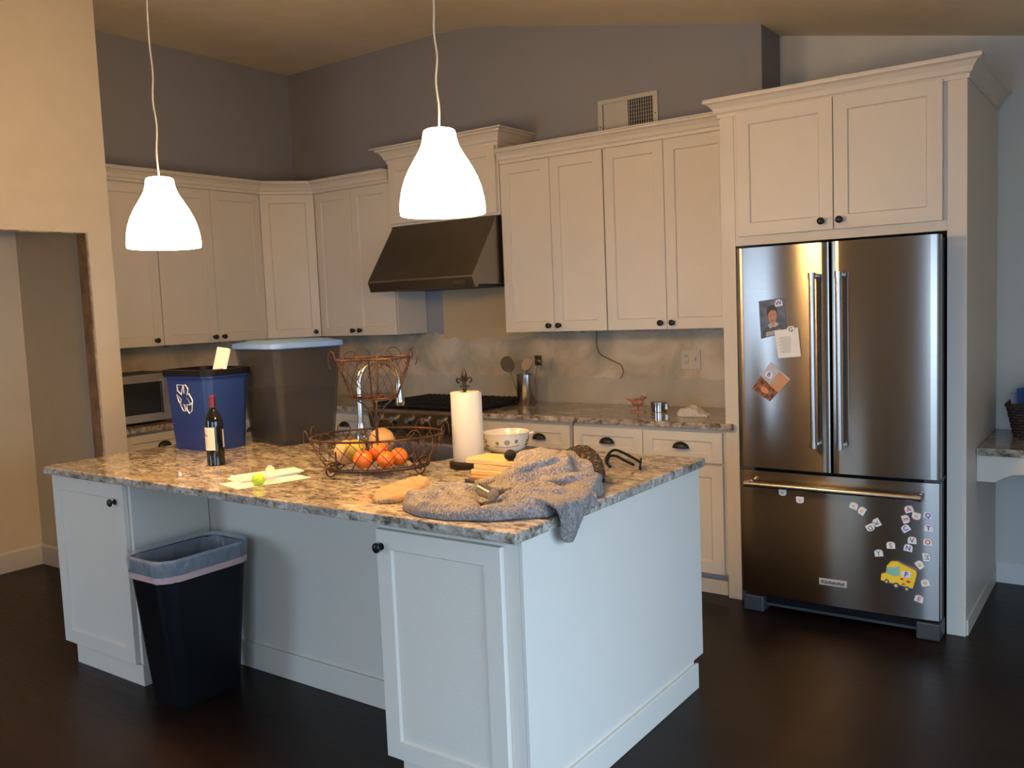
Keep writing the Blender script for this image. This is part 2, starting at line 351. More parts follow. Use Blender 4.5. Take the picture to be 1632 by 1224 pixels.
# ------------------------------------------------------------------ room
XL, XP, HX = -3.985, -3.30, -4.255
RX, RY = 2.72, -6.5
CZ, XR = 3.457, -2.184
def cz(x): return CZ if x < XR else CZ-0.2045*(x-XR)
struct(MB().box(-6.5, RX+.1, RY-.1, 0.45, -0.06, 0).build('floor', 'floor'))
b = MB(); xs = [-6.5, XR, RX+.1]
b.prism([(-6.5, CZ), (XR-0.25, CZ), (XR-.1, CZ-.006), (XR, CZ-0.014), (XR+.12, cz(XR+.12)-.006), (XR+0.3, cz(XR+.3)), (RX+.1, cz(RX+.1)), (RX+.1, cz(RX+.1)+.1), (XR, CZ+.1), (-6.5, CZ+.1)], RY-.1, 0.45, 'y')
struct(b.build('ceiling', 'ceiling'))
struct(MB().prism([(XL-.1, 0), (-0.129, 0), (-0.129, cz(-.129)+.02), (XR, CZ+.02), (XL-.1, CZ+.02)], 0, 0.40, 'y').build('wall_back', 'back_wall'))
struct(MB().prism([(-0.129, 0), (RX+.1, 0), (RX+.1, cz(RX)+.05), (-0.129, cz(-.129)+.02)], 0.298, 0.45, 'y').build('wall_nook_back', 'wall_white'))
struct(MB().box(XL-.12, XL, -2.0, 0.0, 0, CZ+.02).build('wall_left', 'back_wall'))
# partition wall with rough door opening
b = MB(); b.box(XP-.12, XP, -2.14, -2.0, 0, CZ+.02); b.box(XP-.12, XP, -3.3, -2.14, 2.07, CZ+.02); b.box(XP-.12, XP, RY, -3.3, 0, CZ+.02)
struct(b.build('wall_partition', 'wall_cream'))
struct(MB().box(HX-.1, XP-.12, -2.085, -2.0, 0, CZ+.02).build('wall_hall_back', 'wall_cream'))
struct(MB().box(HX-.1, HX, RY, -2.085, 0, CZ+.02).build('wall_hall_left', 'wall_cream'))
struct(MB().box(HX, XP-.12, RY, -2.085, 2.6, 2.66).build('ceiling_hall', 'ceiling'))
# raw wood stud lining the opening, ragged drywall edge
b = MB(); b.box(XP-.105, XP-.012, -2.150, -2.14, 0, 2.07); struct(b.build('trim_opening_stud', 'jamb'))
b = MB(); random.seed(3)
z = 0.0
while z < 2.06:
    h = random.uniform(0.04, 0.12); w = random.uniform(0.002, 0.008); b.box(XP-.012, XP+.0005, -2.142-w, -2.14, z, min(2.07, z+h)); z += h
y = -3.3
while y < -2.15:
    h = random.uniform(0.04, 0.12); w = random.uniform(0.002, 0.007); b.box(XP-.012, XP+.0005, y, min(-2.14, y+h), 2.07-w, 2.07); y += h
struct(b.build('trim_opening_edge', 'drywall_edge'))
def bboard(name, path, h=0.11, t=0.014):
    struct(sweep(MB(), path, [(0, 0), (t, 0), (t, h-.012), (t*.5, h), (0, h)]).build(name, 'trim'))
bboard('baseboard_hall_left', [(HX, RY+.02), (HX, -2.085), (XP-.13, -2.085)], 0.13)
bboard('baseboard_nook', [(0.99, .298), (RX, .298)])
# right wall with patio door opening, rear wall with two windows
b = MB()
b.box(RX, RX+.1, RY, -4.6, 0, cz(RX)); b.box(RX, RX+.1, -2.0, 0.45, 0, cz(RX)); b.box(RX, RX+.1, -4.6, -2.0, 2.1, cz(RX))
struct(b.build('wall_right', 'wall_white'))
W1, W2, WZ0, WZ1 = (-3.29, -2.42), (.62, 2.55), .38, 2.12
b = MB()
b.box(HX-.1, W1[0], RY-.1, RY, 0, CZ); b.box(W1[0], RX, RY-.1, RY, 0, WZ0); b.box(W1[0], RX, RY-.1, RY, WZ1, cz(RX)); b.box(W1[1], W2[0], RY-.1, RY, WZ0, WZ1); b.box(W2[1], RX, RY-.1, RY, WZ0, WZ1)
b.prism([(W1[0], cz(RX)), (RX, cz(RX)), (XR, CZ), (W1[0], CZ)], RY-.1, RY, 'y')
struct(b.build('wall_rear', 'wall_white'))
for i, (x0, x1) in enumerate((W1, W2)):
    b = MB()
    for (a, c, d, e) in ((x0, x1, WZ0, WZ0+.06), (x0, x1, WZ1-.06, WZ1), (x0, x0+.06, WZ0+.06, WZ1-.06), (x1-.06, x1, WZ0+.06, WZ1-.06), ((x0+x1)/2-.02, (x0+x1)/2+.02, WZ0+.06, WZ1-.06)): b.box(a, c, RY-.08, RY-.02, d, e)
    struct(b.build('window_%d' % (i+1), 'trim'))
b = MB()
for (a, c, d, e) in ((-4.6, -2.0, 2.03, 2.1), (-4.6, -2.0, 0, .06), (-4.6, -4.53, .06, 2.03), (-2.07, -2.0, .06, 2.03), (-3.34, -3.26, .06, 2.03)): b.box(RX+.02, RX+.08, a, c, d, e)
struct(b.build('door_1', 'trim'))

# ------------------------------------------------------------------ cabinets
UZ0, UZ1 = 1.39, 2.440
def shaker(w, h, x0=0, z0=0, y=0, t=0.02, st=0.062):
    # local: front faces -y; door occupies x0..x0+w, z0..z0+h, back face at y
    mb = MB(); x1, z1 = x0+w, z0+h; yf = y-t; yi = yf+0.009; s = min(st, h*0.3)
    O = [(x0, z0), (x1, z0), (x1, z1), (x0, z1)]; e = 0.0
    I = [(x0+st, z0+s), (x1-st, z0+s), (x1-st, z1-s), (x0+st, z1-s)]; J = [(x0+st+.005, z0+s+.005), (x1-st-.005, z0+s+.005), (x1-st-.005, z1-s-.005), (x0+st+.005, z1-s-.005)]
    c = 0.0015
    B = [(x0+c, z0+c), (x1-c, z0+c), (x1-c, z1-c), (x0+c, z1-c)]
    vs = [(p[0], y, p[1]) for p in O]+[(p[0], yf+c, p[1]) for p in O]+[(p[0], yf, p[1]) for p in B]+[(p[0], yf, p[1]) for p in I]+[(p[0], yi, p[1]) for p in J]
    fs = [(0, 1, 2, 3)]
    for a in (0, 4, 8, 12):
        for k in range(4): fs.append((a+k, a+(k+1) % 4, a+4+(k+1) % 4, a+4+k))
    fs.append((16, 17, 18, 19))
    return mb.add(vs, fs)
def knob(parent, x, z, y):
    mb = MB(); prof = [(0.0125, 0), (0.0125, 0.003), (0.006, 0.004), (0.0055, 0.013), (0.010, 0.017), (0.0165, 0.021), (0.0165, 0.026), (0.012, 0.030), (0.0001, 0.031)]
    mb.lathe(prof, seg=20); mb.xf(Matrix.Translation((x, y, z)) @ Matrix.Rotation(PI/2, 4, 'X'))
    return mb.build('knob', 'black', parent)
def cup(parent, x, z, y):
    mb = MB(); vs = []; seg, rg = 16, 8
    for i in range(rg+1):
        ph = PI/2*i/rg
        for k in range(seg+1):
            th = PI*k/seg; vs.append((x+0.047*math.cos(th)*math.cos(ph), y-0.026*math.sin(ph)-0.0005, z+0.034*math.sin(th)*math.cos(ph)))
    fs = [(i*(seg+1)+k, i*(seg+1)+k+1, (i+1)*(seg+1)+k+1, (i+1)*(seg+1)+k) for i in range(rg) for k in range(seg)]
    mb.add(vs, fs, True)
    o = mb.build('pull', 'black', parent); s = o.modifiers.new('thick', 'SOLIDIFY'); s.thickness = 0.002
    return o
def cabinet(name, label, loc, rz, w, d, z0, z1, doors=(), drawers=(), group=None, cat='cabinet', toe=False):
    """local x runs along the front, the front plane of the box is y=0, the box goes to +y; doors (x0,x1,z0,z1,knob x,knob z)"""
    t = thing(name, label, cat, loc, rz, group)
    b = MB(); b.box(0, w, 0, d, z0, z1)
    if toe: b.box(0.0, w, 0.055, d, 0, z0)
    b.build('body', 'white', t)
    for (x0, x1, a, c, kx, kz) in doors:
        dr = shaker(x1-x0, c-a, x0, a, -0.001).build('door', 'white', t)
        if kx is not None: knob(dr, kx, kz, -0.021)
    for (x0, x1, a, c, pulls) in drawers:
        dr = shaker(x1-x0, c-a, x0, a, -0.001, st=0.055).build('drawer', 'white', t)
        for px in pulls: cup(dr, px, (a+c)/2-.008, -0.021)
    return t
g = 0.0015
YU = -0.318   # upper door face; box front at -0.297
YB = YU+0.021
# uppers right of the hood
U = [-1.708, -1.338, -0.965, -0.583, -0.200]
def up2(lbl, x0, xm, x1, w, grp):
    return cabinet('wall_cabinet', lbl, (x0, YB, 0), 0, w, -YB-.002, UZ0, UZ1+.01, [(g, xm-x0-g, UZ0, UZ1, xm-x0-.035, 1.427), (xm-x0+g, x1-x0-.003, UZ0, UZ1, xm-x0+.037, 1.427)], group=grp)
GU = 'white upper wall cabinets'
up2('white double-door wall cabinet directly right of the range hood', U[0], U[1], U[2]-.004, U[2]-.003-U[0], GU)
up2('white double-door wall cabinet beside the tall fridge enclosure, below the air vent', U[2], U[3], U[4]+.01, -0.127-U[2], GU)
up2('white double-door wall cabinet left of the range hood, next to the corner', -3.417, -3.04, -2.65, -2.647+3.417, GU)
# left run: front faces +x
XU = -3.667; XB = XU-0.021
def leftup(lbl, y0, ym, y1, kn):
    w = y1-y0; ds = []
    if ym is None: ds = [(g, w-g, UZ0, UZ1, kn, 1.427)]
    else: ds = [(g, ym-y0-g, UZ0, UZ1, ym-y0-.037, 1.427), (ym-y0+g, w-g, UZ0, UZ1, ym-y0+.037, 1.427)]
    return cabinet('wall_cabinet', lbl, (XB, y0, 0), PI/2, w-.001, XB-XL-.002, UZ0, UZ1+.01, ds, group=GU)
leftup('white double-door wall cabinet on the left wall, next to the corner cabinet', -1.467, -1.041, -0.620, None)
leftup('white wall cabinet on the left wall behind the left pendant, nearest the doorway wall', -1.995, None, -1.470, .47)
# diagonal corner cabinet
t = thing('corner_cabinet', 'white diagonal corner wall cabinet with a single door, between the two wall cabinet runs', 'cabinet')
ang = math.atan2(.302, .25); nx, ny = math.sin(ang), -math.cos(ang)
A = (XU, -0.620); B = (-3.417, YU)
inn = lambda p: (p[0]-nx*.021, p[1]-ny*.021)
a2, b2 = inn(A), inn(B)
MB().prism([(XL+.002, -.002), (XL+.002, -0.618), (a2[0], -0.618), b2, (-3.419, b2[1]), (-3.419, -.002)], UZ0, UZ1+.01).build('body', 'white', t)
L = math.hypot(B[0]-A[0], B[1]-A[1]); mt = Matrix.Translation((a2[0], a2[1], 0)) @ Matrix.Rotation(ang, 4, 'Z')
d = shaker(L-.006, UZ1-UZ0, .003, UZ0, -.001).xf(mt).build('door', 'white', t)
k = MB().lathe([(0.0125, 0), (0.006, 0.004), (0.0055, 0.013), (0.0165, 0.021), (0.0165, 0.026), (0.0001, 0.031)], seg=20)
k.xf(mt @ Matrix.Translation((L-.04, -.021, 1.427)) @ Matrix.Rotation(PI/2, 4, 'X')); k.build('knob', 'black', d)
# hood cabinet
t = HC = thing('hood_cabinet', 'white boxed cabinet above the range hood, mostly behind the right pendant', 'cabinet')
MB().box(-2.645, -1.710, -0.325, -.002, 2.134, 2.60).build('body', 'white', t)
shaker(0.91, 0.415, -2.633, 2.150, -.326).build('front_panel', 'white', t)
# crown mouldings (out, z)
def crown(z, h=0.085, o=0.075): return [(0, z-h), (.008, z-h), (.010, z-h*.80), (.020, z-h*.72), (.028, z-h*.5), (.045, z-h*.28), (.062, z-h*.2), (.064, z-h*.10), (o, z-h*.08), (o, z), (0, z)]
CR = 2.527
t = sweep(MB(), [(XU+.004, -1.99), (XU+.004, -0.620), (-3.417, YU-.004), (-2.650, YU-.004)], crown(CR)).build('crown_molding', 'white')
tag(t, 'white crown molding over the left cabinets, turning across the corner', 'molding', 'crown moldings')
t = sweep(MB(), [(-1.700, YU-.004), (-0.212, YU-.004)], crown(CR)).build('crown_molding', 'white')
tag(t, 'white crown molding over the wall cabinets right of the hood, below the vent', 'molding', 'crown moldings')
sweep(MB(), [(-2.645, -0.01), (-2.645, -0.328), (-1.710, -0.328), (-1.710, -0.01)], crown(2.662, .10, .09)).build('crown_molding', 'white', HC)
# ------------------------------------------------------------------ fridge enclosure
PY = -0.620
t = FE = thing('fridge_enclosure', 'tall white cabinet surround enclosing the refrigerator', 'cabinet', (0, 0, 0))
MB().box(-.125, -.054, PY, -.002, 0, 2.45).build('side_panel', 'white', t, bev=.001)
MB().box(.905, .983, PY, .296, 0, 2.45).build('side_panel', 'white', t, bev=.001)
MB().box(-.053, .904, PY+.001, -.002, 1.805, 2.45).build('upper_body', 'white', t)
dm = (-.033+.89)/2
d1 = shaker(dm+.033-.002, .6, -.033, 1.849, PY-.0).build('door', 'white', t); knob(d1, .376, 1.890, PY-.02)
d2 = shaker(.89-dm-.002, .6, dm+.002, 1.849, PY-.0).build('door', 'white', t); knob(d2, .459, 1.890, PY-.02)
MB().box(.983, .990, PY+.02, .296, 0, .07).build('shoe_molding', 'white', t)
sweep(MB(), [(-.125, -.002-.3), (-.125, PY), (.983, PY), (.983, .290)], crown(2.527, .09, .060)).build('crown_molding', 'white', FE)

# ------------------------------------------------------------------ refrigerator
FW = .901
def fy(x): return -.757-.018*(1-((x-.45)/.45)**2)
t = thing('refrigerator', 'stainless steel french-door refrigerator covered with magnets', 'refrigerator', (0, 0, 0)); FR = t
MB().box(.006, .897, -.705, -.05, .04, 1.775).build('body', 'black_plastic', t)
def fdoor(x0, x1, z0, z1, name):
    n = 24; r = .010; out = []
    for i in range(n+1):
        x = x0+(x1-x0)*i/n; e = min(x-x0, x1-x); y = fy(x)
        out.append((x, y))
    # rounded vertical edges
    pl = [(x0, -.71), (x0, fy(x0)+r), (x0+r*.3, fy(x0)+r*.3)]+[(x, y) for x, y in out if x0+r <= x <= x1-r]+[(x1-r*.3, fy(x1)+r*.3), (x1, fy(x1)+r), (x1, -.71)]
    mb = MB(); mb.prism(pl, z0, z1); mb.sm = [False, False]+[True]*len(pl)
    o = mb.build(name, 'fridge', t); return o
dl = fdoor(.0, .4455, .728, 1.785, 'door'); dr = fdoor(.4535, FW, .728, 1.785, 'door'); dw = fdoor(.0, FW, .099, .712, 'freezer_drawer')
def handle(parent, p0, p1, name='handle'):
    p0, p1 = Vector(p0), Vector(p1); d = (p1-p0).normalized(); mb = MB()
    mb.tube([p0, p1], .0135, 20)
    for p, s in ((p0, 1), (p1, -1)):
        q = p+d*s*.012
        mb.tube([q-d*s*.014, q+d*s*.016], .0165, 20)
        mb.tube([q+Vector((0, .0, 0)), q+Vector((0, .050, 0))], .012, 14)
    return mb.build(name, 'steel_round', parent)
handle(dl, (.383, -.828, .850), (.383, -.828, 1.648)); handle(dr, (.500, -.828, .850), (.500, -.828, 1.648))
handle(dw, (.05, -.823, .655), (.838, -.823, .655))
b = MB(); b.box(.03, .87, -.700, -.60, .025, .095); b.build('toe_grille', 'dark_grey', t)
for x0, x1 in ((.0, .105), (.80, .900)): MB().box(x0, x1, -.745, -.62, 0, .080).build('foot', 'dark_grey', t, bev=.008)
for x0, x1 in ((.0, .07), (.835, .900)): MB().box(x0, x1, -.745, -.60, .713, .7275).build('hinge', 'dark_grey', t)
bd = MB().box(.386, .512, fy(.45)-.004, fy(.45), .195, .226).build('badge', 'badge', dw, bev=.001)
text('KitchenAid', 'badge_lettering', 'text_black', t, .022, (.449, fy(.45)-.0045, .2105), (PI/2, 0, 0), .0005, bold=True, sx=1.05)

# --- things held on the fridge
def onface(x, z, off): return (x, fy(x)-off, z)
def flat(poly, off, th, name, mat, parent):
    mb = MB(); n = len(poly); cxm = sum(p[0] for p in poly)/n; y = fy(cxm)
    s = [(p[0], fy(p[0])-off, p[1]) for p in poly]; q = [(p[0], fy(p[0])-off-th, p[1]) for p in poly]
    mb.add(s+q, [tuple(range(n)), tuple(range(n, 2*n))[::-1]]+[(i, (i+1) % n, n+(i+1) % n, n+i) for i in range(n)])
    return mb.build(name, mat, parent)
def bil(q, u, v):  # quad corners tl,tr,br,bl
    return tuple(q[0][i]*(1-u)*(1-v)+q[1][i]*u*(1-v)+q[2][i]*u*v+q[3][i]*(1-u)*v for i in (0, 1))
Q = [(.113, 1.530), (.240, 1.543), (.246, 1.379), (.122, 1.351)]
t = thing('portrait_photo', 'school portrait photo of a smiling short-haired child in a dark shirt, on left fridge door', 'photo')
flat(Q, .001, .0008, 'print', 'photo_bg', t)
def ell(q, cu, cv, ru, rv, n=20, a0=0, a1=360): return [bil(q, cu+ru*math.cos(math.radians(a0+(a1-a0)*i/n)), cv+rv*math.sin(math.radians(a0+(a1-a0)*i/n))) for i in range(n if a1-a0 == 360 else n+1)]
flat([bil(Q, *p) for p in ((.06, 1), (.10, .80), (.30, .70), (.42, .66), (.62, .66), (.78, .72), (.92, .82), (.95, 1))], .0019, .0003, 'shirt', 'shirt', t)
flat([bil(Q, *p) for p in ((.20, .98), (.22, .86), (.80, .86), (.84, .98))], .0023, .0002, 'shirt_panel', 'shirt_light', t)
flat([bil(Q, *p) for p in ((.40, .60), (.60, .60), (.62, .70), (.50, .76), (.40, .70))], .0026, .0002, 'neck', 'skin', t)
flat([bil(Q, *p) for p in ((.30, .70), (.40, .63), (.50, .75), (.62, .63), (.74, .71), (.60, .78), (.50, .75), (.40, .79))], .0029, .0002, 'collar', 'shirt_light', t)
flat(ell(Q, .49, .34, .20, .19), .0026, .0002, 'hair', 'hair', t)
flat(ell(Q, .505, .45, .165, .205), .0030, .0002, 'face', 'skin', t)
flat([bil(Q, *p) for p in ((.33, .38), (.34, .26), (.50, .20), (.66, .25), (.68, .37), (.60, .31), (.45, .30))], .0033, .0002, 'fringe', 'hair', t)
for cu in (.43, .57): flat(ell(Q, cu, .43, .022, .014, 8), .0034, .0002, 'eye', 'hair', t)
flat(ell(Q, .50, .50, .018, .03, 8), .0034, .0001, 'nose', 'fly_orange', t)
flat([bil(Q, *p) for p in ((.43, .555), (.50, .57), (.58, .555), (.50, .60))], .0034, .0002, 'mouth', 'capsule', t)
Q2 = [(.190, 1.388), (.302, 1.402), (.315, 1.267), (.206, 1.259)]
t = thing('paper_note', 'white printed note overlapping the portrait photo corner, on left fridge door', 'note')
flat(Q2, .0040, .0008, 'sheet', 'paper', t)
mb = MB()
for i in range(15):
    v = .26+i*.04; w = .30+.08*math.sin(i*2.1)
    p = [bil(Q2, .48-w, v), bil(Q2, .48+w, v), bil(Q2, .48+w, v+.015), bil(Q2, .48-w, v+.015)]
    y = fy(.25)-.0052
    mb.add([(a, y, c) for a, c in p], [(0, 1, 2, 3)])
mb.build('printed_lines', 'text_grey', t)
Q3 = [(.175, 1.244), (.270, 1.167), (.157, 1.058), (.075, 1.110)]
Q3 = [(.168, 1.240), (.262, 1.160), (.160, 1.052), (.072, 1.112)]
t = thing('flyer', 'tilted grey and orange flyer with a food picture, on left fridge door', 'flyer')
flat(Q3, .001, .0008, 'sheet', 'fly_grey', t)
flat([bil(Q3, *p) for p in ((.50, 0.05), (1, 0.05), (1, .62), (.50, .55))], .0019, .0003, 'orange_panel', 'fly_orange', t)
flat([bil(Q3, *p) for p in ((0.0, .52), (1, .60), (1, 1), (0, 1))], .0021, .0003, 'food_picture', 'fly_brown', t)
flat(ell(Q3, .5, .80, .20, .09, 14), .0025, .0002, 'food_item', 'fly_orange', t)
mb = MB()
for i in range(5):
    u = .56+i*.08; p = [bil(Q3, u, .12), bil(Q3, u+.03, .12), bil(Q3, u+.03, .5-.03*i), bil(Q3, u, .5-.03*i)]; y = fy(.2)-.0024
    mb.add([(a, y, c) for a, c in p], [(0, 1, 2, 3)])
mb.build('printed_lines', 'shirt_light', t)
def magnet(x, z, rot, ch, colr, label, size=.036, base=.001, w=1.0):
    t = thing('letter_magnet' if ch else 'blank_magnet', label, 'magnet', (x, fy(x)-base, z), 0, 'alphabet magnets on the refrigerator')
    s = size*w; pl = [(-s/2, -s*.42), (s/2, -s*.42), (s/2, s*.15)]+[(s/2*math.cos(a), s*.15+s*.30*math.sin(a)) for a in [PI*k/8 for k in range(1, 8)]]+[(-s/2, s*.15)]
    c, q = math.cos(rot), math.sin(rot); mb = MB(); mb.prism([(a*c-b_*q, a*q+b_*c) for a, b_ in pl], -.004, 0, 'y')
    mb.build('tile', 'tile_white', t, bev=.001)
    if ch:
        text(ch, 'letter', colr, t, s*.78, (0, -.0042, -s*.02), (PI/2, -rot, 0), .0005, bold=(ch != 'M'))
    else:
        MB().ball((0, -.004, -s*.02), s*.23, 1, .12, .9, 12, rings=8).build('dot', 'pale_orange', t)
    return t
R = math.radians
mg = [(.778, .591, 20, 'A', 'red', 'white magnet tile with a tilted red letter A, topmost of the letter cluster'),
 (.855, .571, -12, 'Q', 'blue', 'white magnet tile with a blue letter Q near the right edge of the drawer'),
 (.765, .545, -70, 'E', 'red', 'white magnet tile with a sideways red letter E, below the red letter A'),
 (.765, .503, 35, 'C', 'blue', 'white magnet tile with a tilted blue letter C, below the sideways red E'),
 (.857, .513, 0, 'T', 'blue', 'white magnet tile with a blue letter T'),
 (.644, .517, 120, 'K', 'green', 'white magnet tile with a tilted green letter K'),
 (.617, .492, -150, 'D', 'green', 'white magnet tile with an upside-down green letter D touching the K tile'),
 (.791, .452, 0, 'V', 'green', 'white magnet tile with a green letter V, above the letter N'),
 (.775, .416, -8, 'N', 'blue', 'white magnet tile with a blue letter N, below the letter V'),
 (.854, .451, 0, 'O', 'red', 'white magnet tile with a red letter O near the right edge of the drawer'),
 (.703, .420, 5, 'S', 'green', 'white magnet tile with a green letter S'),
 (.652, .378, 10, 'Y', 'green', 'white magnet tile with a green letter Y, left of the letter S'),
 (.849, .383, -80, 'M', 'green', 'white magnet tile with a sideways green letter M'),
 (.819, .191, -15, 'E', 'red', 'white magnet tile with an upright red letter E, lowest of all the magnets')]
for x, z, rt, ch, c_, l in mg: magnet(x, z, R(rt), ch, c_, l)
bl = [(.546, .585, -20, 'faint orange magnet tile, left one of the touching pair below the freezer drawer handle'),
 (.581, .565, 60, 'faint orange magnet tile, right one of the touching pair below the freezer drawer handle'),
 (.808, .563, 170, 'faint orange magnet tile between the red A and the blue Q'),
 (.822, .346, -50, 'faint orange magnet tile between the letter M and the toy bus'),
 (.844, .267, 15, 'faint orange magnet tile right of the toy bus, above the lowest red E'),
 (.217, .617, 180, 'white magnet tile partly behind the left part of the freezer drawer handle'),
 (.300, .589, 180, 'faint orange magnet tile at left below the freezer drawer handle')]
for x, z, rt, l in bl: magnet(x, z, R(rt), '', '', l)
magnet(.212, 1.518, R(10), 'W', 'blue', 'white magnet tile with a blue letter W holding the portrait photo', base=.0036)
magnet(.270, 1.393, R(5), 'G', 'green', 'white magnet tile with a green letter G holding the printed note', base=.0052)
magnet(.160, 1.181, R(-25), 'B', 'blue', 'pale magnet tile with a blue letter B holding the tilted flyer', base=.0026)
# toy bus magnet
t = thing('bus_magnet', 'yellow toy school bus magnet with a green window and a letter F', 'magnet', (.738, fy(.738), .291))
def bp_(X, Y):
    px, py = 1340+X/6.12-1433, 780+Y/6.12-916
    return (px*.00262, -py*.00256+px*.00045)
def bpoly(pts, d0, d1, name, mat, parent, bev=.002):
    return MB().prism([bp_(*p) for p in pts], -d0, -d1, 'y').build(name, mat, parent, bev=bev)
bpoly([(390, 880), (395, 815), (440, 806), (452, 725), (490, 683), (550, 686), (625, 735), (735, 795), (742, 830), (725, 905), (703, 985), (640, 965), (560, 935), (480, 915), (430, 900)], .001, .014, 'body', 'yellow', t)
bpoly([(420, 875), (480, 900), (640, 960), (700, 980), (690, 1000), (640, 985), (520, 955), (425, 905)], .001, .010, 'underside', 'bus_blue', t)
bpoly([(455, 742), (580, 740), (578, 835), (520, 840), (445, 800)], .0145, .0165, 'window', 'teal', t, .0005)
bpoly([(600, 790), (690, 800), (685, 865), (595, 850)], .0145, .0175, 'window', 'tile_white', t, .0005)
text('F', 'letter', 'blue', t, .032, (bp_(642, 828)[0], -.0178, bp_(642, 828)[1]), (PI/2, R(12), 0), .0005, bold=True)
for (X, Y, r) in ((545, 942, .013), (650, 982, .011), (452, 895, .010)):
    a, c_ = bp_(X, Y); w = MB(); w.cyl((a, -.010, c_), (a, -.019, c_), r, seg=18); w = w.build('wheel', 'bus_blue', t)
    h = MB(); h.cyl((a, -.019, c_), (a, -.021, c_), r*.55, seg=14); h.build('hub', 'yellow', w)
for (X, Y, sx) in ((600, 875, 1), (663, 905, 1.2), (615, 930, .9)):
    a, c_ = bp_(X, Y); MB().ball((a, -.014, c_), .0065*sx, 1.2, .4, .7, 12, rings=8).build('button', 'red', t)

# ------------------------------------------------------------------ base cabinets, back and left runs
YF = -0.609   # box front
GB = 'white base cabinets along the walls'
def basec(lbl, x0, x1, doors, drawers): return cabinet('base_cabinet', lbl, (x0, YF, 0), 0, x1-x0, .605, .115, .880, doors, drawers, GB, toe=True)
def dd(x0, x1, z0=.118, z1=.690, k=None): return (x0, x1, z0, z1, k, .645)
basec('white base cabinet with a wide two-pull drawer, directly right of the range', -1.722, -1.055, [dd(.004, .330, k=.295), dd(.333, .660, k=.368)], [(.004, .660, .703, .862, (.150, .450))])
t = basec('white base cabinet with two drawers side by side, left of the refrigerator', -1.040, -.127, [dd(.006, .442, k=.41), dd(.446, .898, k=None)], [(.006, .442, .703, .862, (.222,)), (.446, .898, .703, .862, (.668,))])
MB().box(-1.722+1.04, .90, -.001, .012, 0, .075).build('toe_board', 'white', t).location = (0, .02, 0)
basec('white base cabinet left of the range, behind the fruit basket', -3.30, -2.635, [dd(.14, .66, k=.19)], [(.14, .66, .703, .862, (.40,))])
def basel(lbl, y0, y1): 
    w = y1-y0
    return cabinet('base_cabinet', lbl, (-3.386, y0, 0), PI/2, w, .595, .115, .880, [dd(.004, w-.004, k=w-.05)], [(.004, w-.004, .703, .862, (w/2,))], GB, toe=True)
basel('white base cabinet under the microwave, half hidden by the doorway wall', -1.985, -1.445)
basel('white base cabinet on the left wall, hidden behind the blue recycling bin', -1.440, -.66)
# countertops
def counter(poly, label, z0=.881, z1=.914):
    o = MB().prism(poly, z0, z1).build('countertop', 'granite', bev=.004); return tag(o, label, 'countertop', 'speckled granite countertops')
counter([(-1.724, -.649), (-.080, -.649), (-.080, -.623), (-.126, -.623), (-.126, -.002), (-1.724, -.002)], 'speckled granite counter along the back wall between the range and the refrigerator')
counter([(XL+.002, -1.995), (-3.335, -1.995), (-3.335, -.649), (-2.625, -.649), (-2.625, -.002), (XL+.002, -.002)], 'L-shaped speckled granite counter under the left wall cabinets')
# ------------------------------------------------------------------ range
t = thing('range', 'stainless steel gas range with black cast-iron grates under the hood', 'range', (-2.174, -.02, 0)); x0, x1 = -.440, .440
def part(mb, name, mat, parent, **k): return mb.build(name, mat, parent, **k)
part(MB().box(x0, x1, -.62, -.0, .10, .905), 'body', 'range', t)
part(MB().prism([(-.62, .79), (-.645, .79), (-.665, .895), (-.655, .915), (-.62, .915)], x0, x1, 'x'), 'control_panel', 'range', t, bev=.003)
for i in range(6):
    kx = x0+.10+i*.136; kb = MB(); kb.cyl((kx, -.650, .845), (kx, -.690, .852), .024, .020, 20); part(kb, 'knob', 'steel_round', t)
dr = part(MB().box(x0+.005, x1-.005, -.66, -.621, .19, .745), 'oven_door', 'range', t, bev=.004)
part(MB().box(x0+.12, x1-.12, -.663, -.659, .34, .60), 'oven_window', 'rubber', dr)
hb = MB(); hb.tube([(x0+.06, -.70, .69), (x1-.06, -.70, .69)], .013, 14)
for hx in (x0+.09, x1-.09): hb.tube([(hx, -.70, .69), (hx, -.655, .69)], .010, 10)
part(hb, 'handle', 'steel_round', dr)
vb = MB()
for r0 in (.758, .773):
    for i in range(8): vb.box(x0+.02+i*.106, x0+.02+i*.106+.09, -.634, -.621, r0, r0+.007)
part(vb, 'vent_slots', 'iron', t)
part(MB().box(x0+.01, x1-.01, -.60, -.04, .905, .912), 'cooktop', 'iron', t)
for i in range(3):
    gx0 = x0+.012+i*.287; gx1 = gx0+.281; gb = MB()
    for yy in (-.61, -.035): gb.box(gx0, gx1, yy-.006, yy+.006, .930, .944)
    for k in range(7): xx = gx0+.006+k*(gx1-gx0-.012)/6; gb.box(xx-.005, xx+.005, -.61, -.035, .930, .950)
    for yy in (-.47, -.32, -.18): gb.box(gx0, gx1, yy-.006, yy+.006, .932, .948)
    for xx in (gx0+.006, gx1-.006):
        for yy in (-.60, -.045): gb.box(xx-.006, xx+.006, yy-.006, yy+.006, .911, .932)
    part(gb, 'grate', 'iron', t)
    for yy in (-.46, -.18): bb = MB(); bb.cyl(((gx0+gx1)/2, yy, .912), ((gx0+gx1)/2, yy, .926), .045, .04, 20); part(bb, 'burner', 'iron', t)
for hx in (x0+.04, x1-.04):
    for yy in (-.58, -.05): lb = MB(); lb.cyl((hx, yy, 0), (hx, yy, .10), .018, seg=12); part(lb, 'leg', 'dark_grey', t)
